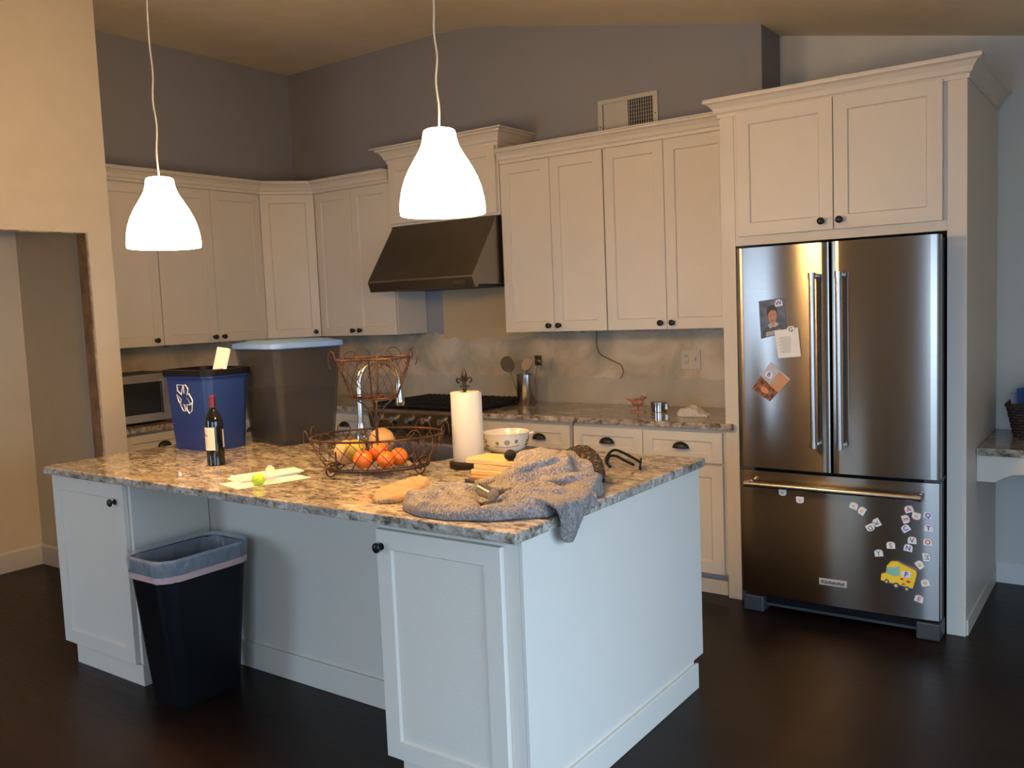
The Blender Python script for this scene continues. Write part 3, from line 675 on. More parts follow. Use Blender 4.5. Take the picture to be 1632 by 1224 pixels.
# ------------------------------------------------------------------ range hood
t = thing('range_hood', 'sloped dark stainless steel range hood mounted under the hood cabinet', 'range hood')
hp = [(-.002, 1.700), (-.002, 2.132), (-.34, 2.132), (-.612, 1.757), (-.614, 1.745), (-.590, 1.684), (-.56, 1.684), (-.55, 1.700)]
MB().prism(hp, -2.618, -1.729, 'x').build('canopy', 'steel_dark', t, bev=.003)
MB().box(-2.60, -1.75, -.545, -.02, 1.688, 1.6995).build('filter', 'iron', t)
b = MB(); a = math.atan2(.061, .024)
for (p0, p1, q0, q1) in ((-.045, .045, -.011, -.007), (-.045, .045, .007, .011), (-.045, -.040, -.007, .007), (.040, .045, -.007, .007)): b.box(p0, p1, -.0015, 0, q0, q1)
b.box(-.036, .036, -.001, 0, -.004, .004)
b.xf(Matrix.Translation((-1.845, -.6035, 1.7175)) @ Matrix.Rotation(.375, 4, 'X')); b.build('badge', 'steel_round', t)
# ------------------------------------------------------------------ air vent
t = thing('air_vent', 'white rectangular air vent grille high on the blue-grey wall', 'vent', (-.960, 0, 2.66))
b = MB(); b.box(-.203, .203, -.012, -.001, .105, .130); b.box(-.203, .203, -.012, -.001, -.130, -.105); b.box(-.203, -.170, -.012, -.001, -.105, .105); b.box(.170, .203, -.012, -.001, -.105, .105); b.box(-.012, .004, -.010, -.001, -.105, .105)
b.build('frame', 'vent', t, bev=.002)
MB().box(-.17, .17, -.003, -.001, -.105, .105).build('backing', 'iron', t)
b = MB()
for i in range(10): xx = -.164+i*.0155; b.add([(xx, -.009, -.104), (xx+.013, -.004, -.104), (xx+.013, -.004, .104), (xx, -.009, .104)], [(0, 1, 2, 3)])
for i in range(10): xx = .012+i*.0158; b.box(xx, xx+.003, -.010, -.004, -.104, .104)
for i in range(9): zz = -.09+i*.0225; b.box(.004, .17, -.0045, -.0035, zz, zz+.002)
b.build('louvers', 'vent', t)
for sx, sz in ((-.187, -.03), (.187, .0)): s_ = MB(); s_.cyl((sx, -.0115, sz), (sx, -.0135, sz), .004, seg=10); s_.build('screw', 'dark_grey', t)
# outlet and wire
t = thing('outlet', 'two-gang wall plate with an outlet and a switch on the bare backsplash', 'outlet', (-.585, 0, 1.197))
MB().box(-.060, .060, -.007, -.0005, -.058, .058).build('plate', 'outlet', t, bev=.002)
MB().box(-.046, -.014, -.010, -.007, -.036, .036).build('receptacle', 'outlet', t, bev=.002)
b = MB()
for zz in (-.02, .02):
    for xx in (-.036, -.026): b.box(xx, xx+.003, -.0105, -.0099, zz-.004, zz+.006)
    b.box(-.032, -.028, -.0105, -.0099, zz-.012, zz-.008)
b.build('slots', 'dark_grey', t)
MB().box(.024, .032, -.016, -.007, -.010, .012).build('switch_toggle', 'outlet', t, bev=.001)
b = MB(); P = [(-1.226, -.003, 1.385), (-1.226, -.010, 1.29), (-1.205, -.012, 1.235), (-1.150, -.014, 1.205), (-1.09, -.02, 1.182), (-1.05, -.022, 1.165), (-1.032, -.03, 1.14), (-1.03, -.03, 1.115), (-1.045, -.028, 1.088), (-1.058, -.025, 1.080)]
def smooth(P, n=6, closed=False):
    P = [Vector(p) for p in P]; out = []; m_ = len(P)
    rng = range(m_) if closed else range(m_-1)
    for i in rng:
        p0 = P[(i-1) % m_] if (closed or i > 0) else P[0]; p1 = P[i]; p2 = P[(i+1) % m_]; p3 = P[(i+2) % m_] if (closed or i < m_-2) else P[-1]
        for k in range(n):
            t_ = k/n; out.append(0.5*((2*p1)+(-p0+p2)*t_+(2*p0-5*p1+4*p2-p3)*t_*t_+(-p0+3*p1-3*p2+p3)*t_**3))
    if not closed: out.append(P[-1])
    return out
b.tube(smooth(P), .0028, 8); tag(b.build('wire', 'wire_ins'), 'loose brown wire hanging down the bare backsplash below the wall cabinet', 'wire')

# ------------------------------------------------------------------ island
IX0, IX1, IY0, IY1 = -2.463, .187, -2.913, -1.597
D0 = -2.862
# left front cabinet
t = cabinet('island_cabinet', 'white island cabinet with a single door left of the black trash can', (-2.445, D0, 0), 0, .603, .372, .092, .880, [(.0, .578, .092, .872, .515, .795)], group='end cabinets of the island')
MB().box(.075, .612, -.008, .372, 0, .090).build('toe_base', 'white', t)
t = cabinet('island_cabinet', 'white island cabinet with a single door at the front right corner of the island', (-.392, D0, 0), 0, .552, .372, .092, .862, [(.0, .500, .092, .856, .022, .800)], group='end cabinets of the island')
MB().box(.055, .551, -.004, .372, 0, .090).build('toe_base', 'white', t)
MB().box(-.01, .551, .004, .372, .862, .880).build('top_rail', 'white', t)
# knee wall
t = thing('island_knee_panel', 'white recessed island back panel with baseboard behind the black trash can', 'panel')
MB().box(-1.841, -.393, -2.488, -2.476, 0, .880).build('panel', 'white', t)
MB().box(-1.832, -.393, -2.502, -2.489, 0, .115).build('baseboard', 'white', t, bev=.003)
# working side cabinet
t = thing('sink_cabinet', 'white island base cabinet on the side facing the range, under the sink', 'cabinet', (0, -1.64, 0))
bb = MB(); bb.box(-2.43, -1.52, -.834, 0, .11, .880); bb.box(-.74, .150, -.834, 0, .11, .880); bb.box(-1.52, -.74, -.834, 0, .11, .64); bb.box(-1.52, -.74, -.834, -.52, .64, .880); bb.box(-2.43, .150, -.834, -.07, 0, .11); bb.build('body', 'white', t)
mt = Matrix.Rotation(PI, 4, 'Z')
for (a, c_) in ((-.145, .36), (.365, .735), (.74, 1.125), (1.13, 1.515), (1.52, 1.97), (1.975, 2.425)):
    z1_ = .62 if .73 < a < 1.2 else .862
    d_ = shaker(c_-a, z1_-.118, a, .118, -.001).xf(mt).build('door', 'white', t)
# end panel on the right
t = thing('island_end_panel', 'large white island end panel with baseboard on the right side of the island', 'panel')
MB().prism([(-2.862, .0), (-1.715, .0), (-1.715, .115), (-1.625, .115), (-1.625, .880), (-2.862, .880)], .161, .172, 'x').build('panel', 'white', t)
MB().prism([(-2.885, 0), (-1.700, 0), (-1.700, .102), (-2.885, .102)], .1725, .186, 'x').build('baseboard', 'white', t, bev=.003)
# island countertop with a sink cut-out open to the far edge
SX0, SX1, SY0 = -1.500, -.800, -2.105
rc = [(SX1, -1.690)]+[(SX1-.07+.07*math.cos(a), SY0+.07+.07*math.sin(a)) for a in [-PI/2*k/8 for k in range(9)]]
rl = [(SX0+.07-.07*math.cos(a), SY0+.07-.07*math.sin(a)) for a in [PI/2-PI/2*k/8 for k in range(9)]]+[(SX0, -1.690)]
poly = [(IX0, IY0), (IX1, IY0), (IX1, IY1), (SX1, IY1)]+rc+rl+[(SX0, IY1), (IX0, IY1)]
counter(poly, 'large speckled granite island top covered with household items')
# sink
t = thing('sink', 'stainless apron-front sink set in the far side of the island', 'sink')
ri = lambda x0, x1, y0, y1, r, z: rrect((x0+x1)/2, (y0+y1)/2, x1-x0, y1-y0, r, z, 8)
b = MB(); e = .003
b.loft([ri(SX0+e, SX1-e, SY0+e, -1.600, .062, .880), ri(SX0+e, SX1-e, SY0+e, -1.600, .062, .895), ri(SX0+.02, SX1-.02, SY0+.02, -1.665, .05, .895), ri(SX0+.03, SX1-.03, SY0+.03, -1.675, .05, .70), ri(SX0+.05, SX1-.05, SY0+.05, -1.695, .04, .682)], caps=(False, True))
b.box(SX0+e, SX1-e, -1.612, -1.598, .65, .884)
b.build('basin', 'steel_round', t)
dn = MB(); dn.cyl((-1.15, -1.9, .6825), (-1.15, -1.9, .687), .045, seg=24); dn.build('drain', 'chrome', t)
# faucet
t = thing('faucet', 'tall chrome gooseneck pull-down faucet behind the fruit basket', 'faucet', (-1.104, -2.225, .914))
b = MB(); b.lathe([(.030, 0), (.030, .008), (.024, .012), (.024, .075), (.026, .085), (.026, .12), (.018, .135), (.017, .17)], seg=24); b.build('base', 'chrome', t)
P = [(0, 0, .14), (0, 0, .36)]+[(.025*(1-math.cos(a)), .095*(1-math.cos(a)), .36+.085*math.sin(a)) for a in [PI*k/12 for k in range(1, 12)]]+[(.05, .19, .36), (.051, .192, .33)]
P = [(x, y, z-.02) for x, y, z in P]
b = MB(); b.tube(P, .0125, 16); b.build('neck', 'chrome', t)
b = MB(); b.cyl((.051, .192, .32), (.052, .194, .24), .016, .021, 20); b.cyl((.052, .194, .24), (.052, .194, .225), .021, .018, 20); b.build('spray_head', 'chrome', t)
b = MB(); b.tube([(.024, -.006, .10), (.06, -.016, .108), (.095, -.03, .13)], [.009, .007, .006], 10); b.build('lever', 'chrome', t)

# ------------------------------------------------------------------ pendants
def pendant(x, y, zr, lbl, wob):
    t = thing('pendant_lamp', lbl, 'lamp', (x, y, zr), 0, 'pendant lamps over the island'); s = .993
    prof = [(.1365, 0.002), (.1385, .004), (.1395, .02), (.137, .05), (.130, .085), (.118, .120), (.102, .152), (.084, .182), (.070, .205), (.0605, .225), (.0555, .245), (.0530, .262), (.050, .270), (.044, .2735), (.004, .274)]
    b = MB(); b.lathe(prof, seg=64, caps=False); inner = [(r-.004, z) for r, z in prof[:-2]]+[(.004, .267)]
    b.lathe(inner, seg=64, caps=False); b.lathe([(.1365, .002), (.1325, .002)], seg=64, caps=False)
    b.build('lamp_shade', 'shade', t)
    zc_ = cz(x)-zr-.001
    P = [(0, 0, .270)]+[(wob[k % len(wob)]*.005, wob[(k+2) % len(wob)]*.004, .27+(zc_-.27)*k/12) for k in range(1, 12)]+[(0, 0, zc_-.02)]
    b = MB(); b.tube(smooth(P, 4), .0032, 8); lab(b.build('cord', 'trim', t), 'white hanging cord')
    b = MB(); b.lathe([(.012, 0), (.05, .012), (.055, .035)], (0, 0, zc_-.04), 24); b.build('canopy', 'trim', t)
    b = MB(); b.cyl((0, 0, .19), (0, 0, .262), .02, seg=16); b.build('socket', 'trim', t)
    b = MB(); b.ball((0, 0, .145), .032, 1, 1, 1.15, 20); b.build('bulb', 'bulb', t)
    l = bpy.data.lights.new('bulb_light', 'POINT'); l.energy = BULB_W; l.color = BULB; l.shadow_soft_size = .035
    o = bpy.data.objects.new('bulb_light', l); COL.objects.link(o); o.location = (x, y, zr+.085)
pendant(-1.537, -2.816, 1.837, 'glowing white bell-shaped pendant lamp over the left end of the island', [.2, -.4, .6, -.7, .9, -.3, .5])
pendant(-.247, -2.642, 1.857, 'glowing white bell-shaped pendant lamp in front of the range hood', [-.2, .3, -.5, .8, -.4, .6, -.1])

# ------------------------------------------------------------------ things on the island
Z = .914
# blue recycling bin
t = thing('recycling_bin', 'blue recycling bin with a white recycling symbol, standing on the island', 'bin', (-2.18, -2.215, Z))
b = MB(); b.loft([ri(-.152, .152, -.105, .105, .035, 0), ri(-.155, .155, -.108, .108, .035, .01), ri(-.180, .180, -.127, .127, .045, .355), ri(-.190, .190, -.137, .137, .05, .358), ri(-.190, .190, -.137, .137, .05, .375), ri(-.183, .183, -.130, .130, .045, .375), ri(-.176, .176, -.123, .123, .04, .35), ri(-.145, .145, -.098, .098, .03, .012)], True, (True, True))
b.build('body', 'blue_bin', t)
b = MB(); b.loft([ri(-.193, .193, -.140, .140, .05, .366), ri(-.194, .194, -.141, .141, .05, .395), ri(-.176, .176, -.123, .123, .045, .398), ri(-.170, .170, -.117, .117, .04, .33)], True, (False, False)); b.build('liner_rim', 'black_plastic', t)
rs = [[(-2.240, 1.237), (-2.192, 1.238), (-2.213, 1.190), (-2.240, 1.209)], [(-2.188, 1.237), (-2.171, 1.239), (-2.153, 1.219), (-2.165, 1.192), (-2.190, 1.197)], [(-2.177, 1.183), (-2.150, 1.196), (-2.128, 1.164), (-2.132, 1.147), (-2.150, 1.150)],
      [(-2.177, 1.140), (-2.133, 1.143), (-2.143, 1.112), (-2.165, 1.098), (-2.182, 1.121)], [(-2.230, 1.140), (-2.197, 1.141), (-2.192, 1.108), (-2.213, 1.111)], [(-2.251, 1.189), (-2.220, 1.167), (-2.230, 1.145), (-2.240, 1.154)]]
b = MB()
for q in rs:
    pts = []
    for (x, z) in q:
        zz = z-Z; d_ = .108+(.127-.108)*(zz-.01)/.345+.0015; pts.append((x+2.18, -d_, zz))
    b.tube(pts, .0032, 4, closed=True)
b.build('recycling_symbol', 'tile_white', t)
b = MB(); b.box(-.045, .045, -.004, .012, -.07, .07); b.xf(Matrix.Translation((-2.03, -2.235, Z+.43)) @ Matrix.Rotation(.10, 4, 'Y') @ Matrix.Rotation(-.25, 4, 'X'))
o = b.build('paper_carton', 'paper', bev=.004); tag(o, 'white folded paper carton sticking out of the blue recycling bin', 'carton')
# smoky storage bin
t = thing('storage_bin', 'large smoky grey plastic bin with a pale blue rim, standing on the island', 'bin', (-1.81, -2.06, Z), R(-10))
b = MB(); b.loft([ri(-.335, 0, 0, .300, .03, 0), ri(-.338, .003, -.003, .303, .03, .01), ri(-.385, .042, -.045, .345, .035, .50), ri(-.375, .032, -.035, .335, .03, .50), ri(-.330, -.006, .006, .295, .025, .014)], True, (True, True)); b.build('body', 'tote', t)
b = MB(); b.loft([ri(-.323, -.012, .012, .288, .025, .016), ri(-.345, .010, -.012, .310, .03, .26), ri(-.32, -.01, .01, .29, .03, .27)], False, (True, True)); b.build('contents', 'contents', t)
b = MB(); b.loft([ri(-.390, .047, -.050, .350, .036, .478), ri(-.394, .051, -.054, .354, .036, .482), ri(-.394, .051, -.054, .354, .036, .505), ri(-.372, .029, -.032, .332, .03, .509), ri(-.33, -.01, .01, .29, .02, .520)], True, (False, True)); b.build('lid', 'light_blue', t)
# wine bottle
t = thing('wine_bottle', 'dark wine bottle with a cream label and dark red capsule on the island', 'bottle', (-1.685, -2.543, Z), R(-70))
b = MB(); b.lathe([(.034, 0), (.038, .004), (.0385, .17), (.0375, .195), (.032, .215), (.022, .232), (.0155, .245), (.0148, .262), (.0148, .262)], seg=40); b.build('body', 'bottle', t)
b = MB(); b.lathe([(.0151, .243), (.0151, .295), (.0165, .296), (.0165, .303), (.014, .305), (.0001, .3055)], seg=28, caps=False); b.build('capsule', 'capsule', t)
def wrap(r, a0, a1, z0, z1, name, mat, parent, n=16):
    mb = MB(); vs = []
    for z in (z0, z1):
        for i in range(n+1): a = R(a0+(a1-a0)*i/n); vs.append((r*math.cos(a), r*math.sin(a), z))
    mb.add(vs, [(i, i+1, n+2+i, n+1+i) for i in range(n)], True); return mb.build(name, mat, parent)
# label arcs, angles in world degrees (minus the bottle's own turn)
wrap(.0389, 205+70, 326+70, .070, .170, 'front_label', 'label', t)
wrap(.0389, 22+70, 90+70, .078, .158, 'back_label', 'label', t)
b = MB()
for zz, a0, a1 in ((.136, 250, 262), (.134, 264, 282), (.142, 244, 256)):
    pts = [(.0393*math.cos(R(70+a0+(a1-a0)*i/6)), .0393*math.sin(R(70+a0+(a1-a0)*i/6)), zz+.003*math.sin(i*2)) for i in range(7)]; b.tube(pts, .0008, 4)
b.build('label_script', 'capsule', t)
o = MB().lathe([(.007, 0), (.007, .006), (.004, .008), (.005, .014), (.0001, .016)], (-1.613, -2.772, Z), 14).build('white_cap', 'tile_white'); tag(o, 'tiny white plastic cap standing alone near the left front edge of the island', 'cap')
# papers
def sheet(poly, z, th, lbl, name='paper_sheet', mat='paper', grp='papers on the island'):
    return tag(MB().prism(poly, z, z+th).build(name, mat), lbl, 'paper', grp)
sheet([(-1.29, -2.818), (-1.126, -2.858), (-1.041, -2.572), (-1.178, -2.547)], Z+.0003, .001, 'flat white paper sheet at the bottom of the pile by the green plastic egg')
def rotp(poly, c, a): 
    ca, sa = math.cos(a), math.sin(a); return [(c[0]+(x-c[0])*ca-(y-c[1])*sa, c[1]+(x-c[0])*sa+(y-c[1])*ca) for x, y in poly]
E1 = [(-1.338, -2.745), (-1.225, -2.782), (-1.150, -2.530), (-1.245, -2.500)]
sheet(E1, Z+.0015, .004, 'white envelope lowest of the stacked envelopes', 'envelope')
sheet(rotp([(x+.006, y+.004) for x, y in E1], (-1.25, -2.64), R(3)), Z+.0058, .004, 'white envelope in the middle of the stacked envelopes', 'envelope')
sheet(rotp([(x+.012, y+.006) for x, y in E1], (-1.25, -2.64), R(-1)), Z+.0102, .005, 'white envelope on top of the stacked envelopes', 'envelope')
b = MB(); b.ball((-1.118, -2.765, Z+.0015+.020), .0255, 1, 1, .92, 24, lo=-60); o = b.build('plastic_egg', 'lime'); tag(o, 'lime green plastic egg half standing on the paper sheet', 'toy')
t = thing('clear_bottle', 'small clear plastic bottle standing on the papers behind the green egg', 'bottle', (-1.128, -2.700, Z+.0015))
b = MB(); b.lathe([(.017, 0), (.019, .004), (.019, .048), (.015, .056), (.010, .062), (.010, .068)], seg=24); b.build('body', 'clear', t)
b = MB(); b.lathe([(.012, .066), (.012, .078), (.0001, .079)], seg=18); b.build('cap', 'clear', t)

# ------------------------------------------------------------------ fruit basket (two tiers of wire)
BC = (-.853, -2.386, Z); t = thing('fruit_basket', 'two-tier rusty wire fruit basket with scroll feet on the island', 'basket', BC, R(35.8))
def ring(a, bb_, z, n=48): return [(a*math.cos(2*PI*i/n), bb_*math.sin(2*PI*i/n), z) for i in range(n)]
def tier(a0, b0, z0, a1, b1, z1, n, rim_r, wire, crn, curl):
    rm = MB(); rm.tube(ring(a1, b1, z1), rim_r, 8, True); rm.build('rim', 'rust', t)
    bs = MB(); bs.tube(ring(a0, b0, z0), rim_r, 8, True); bs.tube(ring(a0*1.02, b0*1.02, z0+.010), rim_r*.6, 6, True); bs.build('base_ring', 'rust', t)
    w = MB()
    for k in range(n):
        for s in (1, -1):
            th0 = 2*PI*k/n; pts = []
            for i in range(7):
                u = i/6; th = th0+s*u*2*PI*1.6/n; bulge = 1+.05*math.sin(PI*u)
                pts.append(((a0+(a1-a0)*u)*math.cos(th)*bulge, (b0+(b1-b0)*u)*math.sin(th)*bulge, z0+(z1-z0)*u))
            w.tube(pts, wire, 5)
    fl = 5
    for k in range(-fl, fl+1):
        x = a0*k/(fl+1); yy = b0*math.sqrt(1-(x/a0)**2); w.tube([(x, -yy, z0), (x, yy, z0)], wire, 5)
    w.build('wire_mesh', 'rust', t)
    for k in range(crn):
        th = 2*PI*(k+.5)/crn; cx_, cy_ = a1*math.cos(th), b1*math.sin(th); tx, ty = -math.sin(th), math.cos(th)
        ox, oy = math.cos(th), math.sin(th); c = MB(); pts = []
        for i in range(17):
            a = PI*1.5*i/16-.35; pts.append((cx_+tx*curl*math.cos(a)+ox*curl*(.25+.5*math.sin(a*.5)), cy_+ty*curl*math.cos(a)+oy*curl*(.25+.5*math.sin(a*.5)), z1+curl*1.05*math.sin(a)))
        c.tube(pts, wire*1.3, 6)
        pts = []
        for i in range(13):
            a = PI*1.4*i/12+PI; pts.append((cx_+tx*curl*.35*math.cos(a), cy_+ty*curl*.35*math.cos(a), z1-curl*.35+curl*.35*math.sin(a)))
        c.tube(pts, wire*1.2, 6); c.build('curl', 'rust', t)
tier(.200, .145, .030, .262, .200, .154, 22, .0042, .0014, 10, .034)
tier(.088, .070, .302, .146, .116, .458, 12, .0038, .0014, 8, .034)
b = MB()
for s in (-1, 1): b.tube(smooth([(s*.085, 0, .302), (s*.045, 0, .275), (s*.018, 0, .235), (s*.006, 0, .19)], 5), .0035, 6)
for s in (-1, 1): b.tube(smooth([(0, s*.068, .302), (0, s*.035, .275), (0, s*.012, .235), (0, s*.005, .19)], 5), .0035, 6)
b.tube([(.0, 0, .215), (0, 0, .032)], .006, 10); b.build('stem', 'rust', t)
b = MB()
for s in (-1, 1): b.tube([(s*.146, 0, .46), (s*.088, 0, .302)], .0035, 6)
b.tube([(0, .116, .46), (0, .07, .302)], .0035, 6); b.tube([(0, -.116, .46), (0, -.07, .302)], .0035, 6); b.tube([(-.088, 0, .302), (.088, 0, .302)], .003, 6); b.tube([(0, -.07, .302), (0, .07, .302)], .003, 6); b.build('upright_frame', 'rust', t)
for (ax_, ay_) in ((-1, -1), (1, -1), (-1, 1), (1, 1)):
    th = math.atan2(ay_*.75, ax_); ox, oy = math.cos(th), math.sin(th); bx_, by_ = .190*ox, .140*oy
    if ay_ > 0: ox, oy = ox, oy
    P = [(bx_, by_, .105), (bx_, by_, .05), (bx_+.002*ox, by_, .02)]; c = (bx_+ox*.030, by_+oy*.006, .0325)
    for i in range(22):
        a = PI+i*.42; rr = .028*(1-i/24); P.append((c[0]+(ox if abs(ox) > .5 else ox*1.5)*rr*math.cos(a), c[1], c[2]-.0+rr*math.sin(a)*-1*-1))
    b = MB(); b.tube(P, .0038, 6); lab(b.build('leg', 'rust', t), 'scrolled wire foot')
def fruit(name, c, r, mat, lbl, sx=1, sy=1, sz=1, stem=False):
    o = MB().ball((0, 0, 0), r, sx, sy, sz, 32, rings=20).build(name, mat, loc=c); tag(o, lbl, 'fruit', 'fruit in the wire basket')
    if stem: s_ = MB(); s_.cyl((0, 0, r*sz-.002), (0, .002, r*sz+.005), .0025, .003, 8); s_.build('stem', 'bronze', o)
    return o
FB = Z+.034
fruit('melon', (-.913, -2.300, 1.030), .052, 'melon', 'large pale tan round fruit at the back, highest in the wire basket')
fruit('melon', (-.975, -2.440, FB+.050), .049, 'melon', 'pale tan round fruit at the left end of the wire basket', sy=1, sz=1)
fruit('mango', (-.905, -2.455, 1.018), .040, 'mango', 'yellow-green fruit in front of the pale fruit, upper left in the basket', 1.1, 1, .95)
fruit('orange', (-.812, -2.425, 1.010), .037, 'orange', 'orange resting on the other oranges, topmost orange in the basket', stem=True)
fruit('orange', (-.842, -2.482, FB+.038), .0375, 'orange', 'orange at the lower left front of the basket', stem=True)
fruit('orange', (-.757, -2.370, FB+.036), .0355, 'orange', 'orange behind the front right orange in the basket', stem=True)
fruit('orange', (-.758, -2.442, FB+.035), .0345, 'orange', 'orange at the lower right front of the basket', stem=True)
fruit('plum', (-.735, -2.305, FB+.020), .020, 'plum', 'small dark plum right of the oranges in the basket', stem=True)

# ------------------------------------------------------------------ paper towel holder
t = thing('paper_towel_holder', 'dark metal paper towel stand with a fleur-de-lis finial and a round base', 'holder', (-.600, -2.135, Z))
b = MB(); b.lathe([(.072, 0), (.075, .004), (.075, .022), (.070, .026), (.0001, .027)], seg=40); b.build('base', 'bronze', t)
b = MB(); b.cyl((0, 0, .026), (0, 0, .315), .006, seg=12); b.build('rod', 'bronze', t)
b = MB(); CA, SA = math.cos(R(35.8)), math.sin(R(35.8))
def fl(x, z): return (x*CA, x*SA, z)
b.ball((0, 0, .318), .011, 1, 1, .8, 14)
b.lathe([(.006, .325), (.008, .332), (.0045, .338), (.007, .350), (.014, .366), (.012, .378), (.006, .392), (.0006, .404)], seg=16, sx=1, sy=.8)
for s in (-1, 1):
    b.tube(smooth([fl(s*.004, .338), fl(s*.010, .352), fl(s*.020, .362), fl(s*.028, .358), fl(s*.029, .348), fl(s*.023, .343), fl(s*.020, .348)], 4), [.004]*24+[.0055], 8)
    b.tube(smooth([fl(s*.004, .336), fl(s*.010, .328), fl(s*.016, .326), fl(s*.018, .332)], 4), .003, 8)
b.tube([fl(-.014, .341), fl(.014, .341)], .0035, 8); b.build('finial', 'bronze', t)
b = MB(); b.lathe([(.020, .0285), (.0575, .0285), (.0585, .031), (.0585, .303), (.0575, .3055), (.020, .3055), (.019, .303), (.019, .031), (.020, .0285)], seg=48, caps=False)
b.v = [(x+y*.0, y, z) for x, y, z in b.v]
o = b.build('paper_towel_roll', 'towel', loc=(-.600, -2.135, Z)); tag(o, 'white paper towel roll on the dark metal stand', 'paper towel')
fb = MB(); vs = []
for z in (.031, .303):
    for i in range(8): a = R(-32+i*9); rr = .0592+.0010*i*(.9 if i < 7 else 1.1); vs.append((rr*math.cos(a), rr*math.sin(a), z))
fb.add(vs, [(i, i+1, 9+i, 8+i) for i in range(7)], True); fb.build('loose_edge', 'towel', o)
# ------------------------------------------------------------------ bowl
t = thing('casserole_bowl', 'cream casserole bowl with olive flower print and tab handles on the island', 'bowl', (-.690, -1.745, Z), R(35.8))
b = MB(); b.lathe([(.062, 0), (.072, .004), (.088, .020), (.098, .048), (.104, .082), (.107, .086), (.104, .087), (.100, .082), (.093, .045), (.080, .018), (.060, .008), (.0001, .007)], seg=64); b.build('body', 'ceramic', t)
for s in (-1, 1): h = MB(); h.prism([(s*.100, -.030), (s*.122, -.020), (s*.126, 0), (s*.122, .020), (s*.100, .030)], .076, .084); h.build('handle', 'ceramic', t, bev=.003)
b = MB()
def bowlp(a, z, off=.0008):
    zz = [0.004, .020, .048, .082]; rr = [.072, .088, .098, .104]; i = 0
    while i < 2 and z > zz[i+1]: i += 1
    r = rr[i]+(rr[i+1]-rr[i])*(z-zz[i])/(zz[i+1]-zz[i])+off
    return (r*math.cos(a), r*math.sin(a), z)
for base in range(0, 360, 90):
    c = R(base-88)
    for (da, zc_, rr, npet) in ((0, .050, .013, 10), (-.45, .048, .008, 8), (.42, .054, .008, 8)):
        for k in range(npet):
            a = 2*PI*k/npet; p0 = bowlp(c+da+.25*rr*math.cos(a)/.098, zc_+.25*rr*math.sin(a)); p1 = bowlp(c+da+rr*math.cos(a)/.098, zc_+rr*math.sin(a)); b.tube([p0, p1], [.0010, .0018], 5)
    for k in range(17): da = -.56+k*.07; b.tube([bowlp(c+da, .026+.004*abs(k-8)/8), bowlp(c+da+.03, .031+.004*abs(k-8)/8)], .0014, 5)
b.build('flower_print', 'olive', t)
# ------------------------------------------------------------------ wooden boards and box
def slab(x0, x1, y0, y1, z0, z1, rot, name, mat, lbl, cat, bev=.002):
    cx_, cy_ = (x0+x1)/2, (y0+y1)/2; b = MB(); b.box(x0-cx_, x1-cx_, y0-cy_, y1-cy_, 0, z1-z0); o = b.build(name, mat, loc=(cx_, cy_, z0), bev=bev); o.rotation_euler = (0, 0, R(rot)); return tag(o, lbl, cat)
slab(-.410, -.175, -2.385, -2.255, .986, 1.003, 0, 'cutting_board', 'bamboo', 'pale bamboo board on top of the wooden stack beside the sweater', 'board')
slab(-.372, -.185, -2.385, -2.265, .967, .985, 1, 'wooden_board', 'bamboo', 'wooden board second from the top of the stack beside the sweater', 'board')
slab(-.378, -.190, -2.395, -2.265, .948, .966, -1, 'wooden_board', 'bamboo', 'wooden board third from the top of the stack beside the sweater', 'board')
t = thing('knife_box', 'brown wooden box with dark grey ends at the bottom of the wooden stack', 'box', (-.262, -2.345, Z), R(-3))
MB().box(-.100, .065, -.085, .075, .004, .033).build('box_body', 'walnut', t, bev=.001)
MB().prism([(-.106, 0), (-.055, 0), (-.055, .020), (-.106, .026)], -.100, -.070, 'y').build('end_cap', 'dark_grey', t, bev=.001)
MB().box(.02, .070, -.092, -.070, 0, .030).build('end_cap', 'dark_grey', t, bev=.001)
b = MB(); b.cyl((-.060, -.101, .009), (-.060, -.099, .009), .005, seg=12); b.build('snap', 'chrome', t)
for q in range(2): MB().box(-.09+q*.17, -.07+q*.17, .05, .07, 0, .004).build('foot', 'dark_grey', t)
# black pompom and leopard scarf
b = MB()
def fuzz(b, c, r, n, l, seed):
    rnd = random.Random(seed); b.ball(c, r, 1, 1, .9, 18, rings=10)
    for _ in range(n):
        d = Vector((rnd.gauss(0, 1), rnd.gauss(0, 1), rnd.gauss(0, 1)*.8)).normalized(); p = Vector(c)+d*r*.9
        if p.z < Z+.005: continue
        b.tube([p, p+d*l+Vector((rnd.uniform(-.004, .004), 0, 0))], [.0016, .0004], 3)
    return b
fuzz(b, (0, 0, 0), .022, 220, .008, 3); o = b.build('fur_pompom', 'fabric_black', loc=(-.222, -2.362, 1.024)); tag(o, 'black fluffy pompom resting on the wooden boards beside the sweater', 'pompom')
b = MB(); P = smooth([(-.200, -2.11, Z+.030), (-.135, -2.12, Z+.070), (-.060, -2.13, Z+.088), (.005, -2.175, Z+.075), (.060, -2.225, Z+.050), (.100, -2.27, Z+.025)], 8)
b.tube(P, [.012+.020*math.sin(PI*min(1, (i+3)/(len(P)+2)))*(1+.12*math.sin(i*1.9)) for i in range(len(P))], 14)
b.v = [(x, y, max(z_, Z+.001)) for x, y, z_ in b.v]
o = b.build('leopard_scarf', 'leopard'); tag(o, 'dark leopard-print scarf bunched behind the grey sweater', 'scarf')
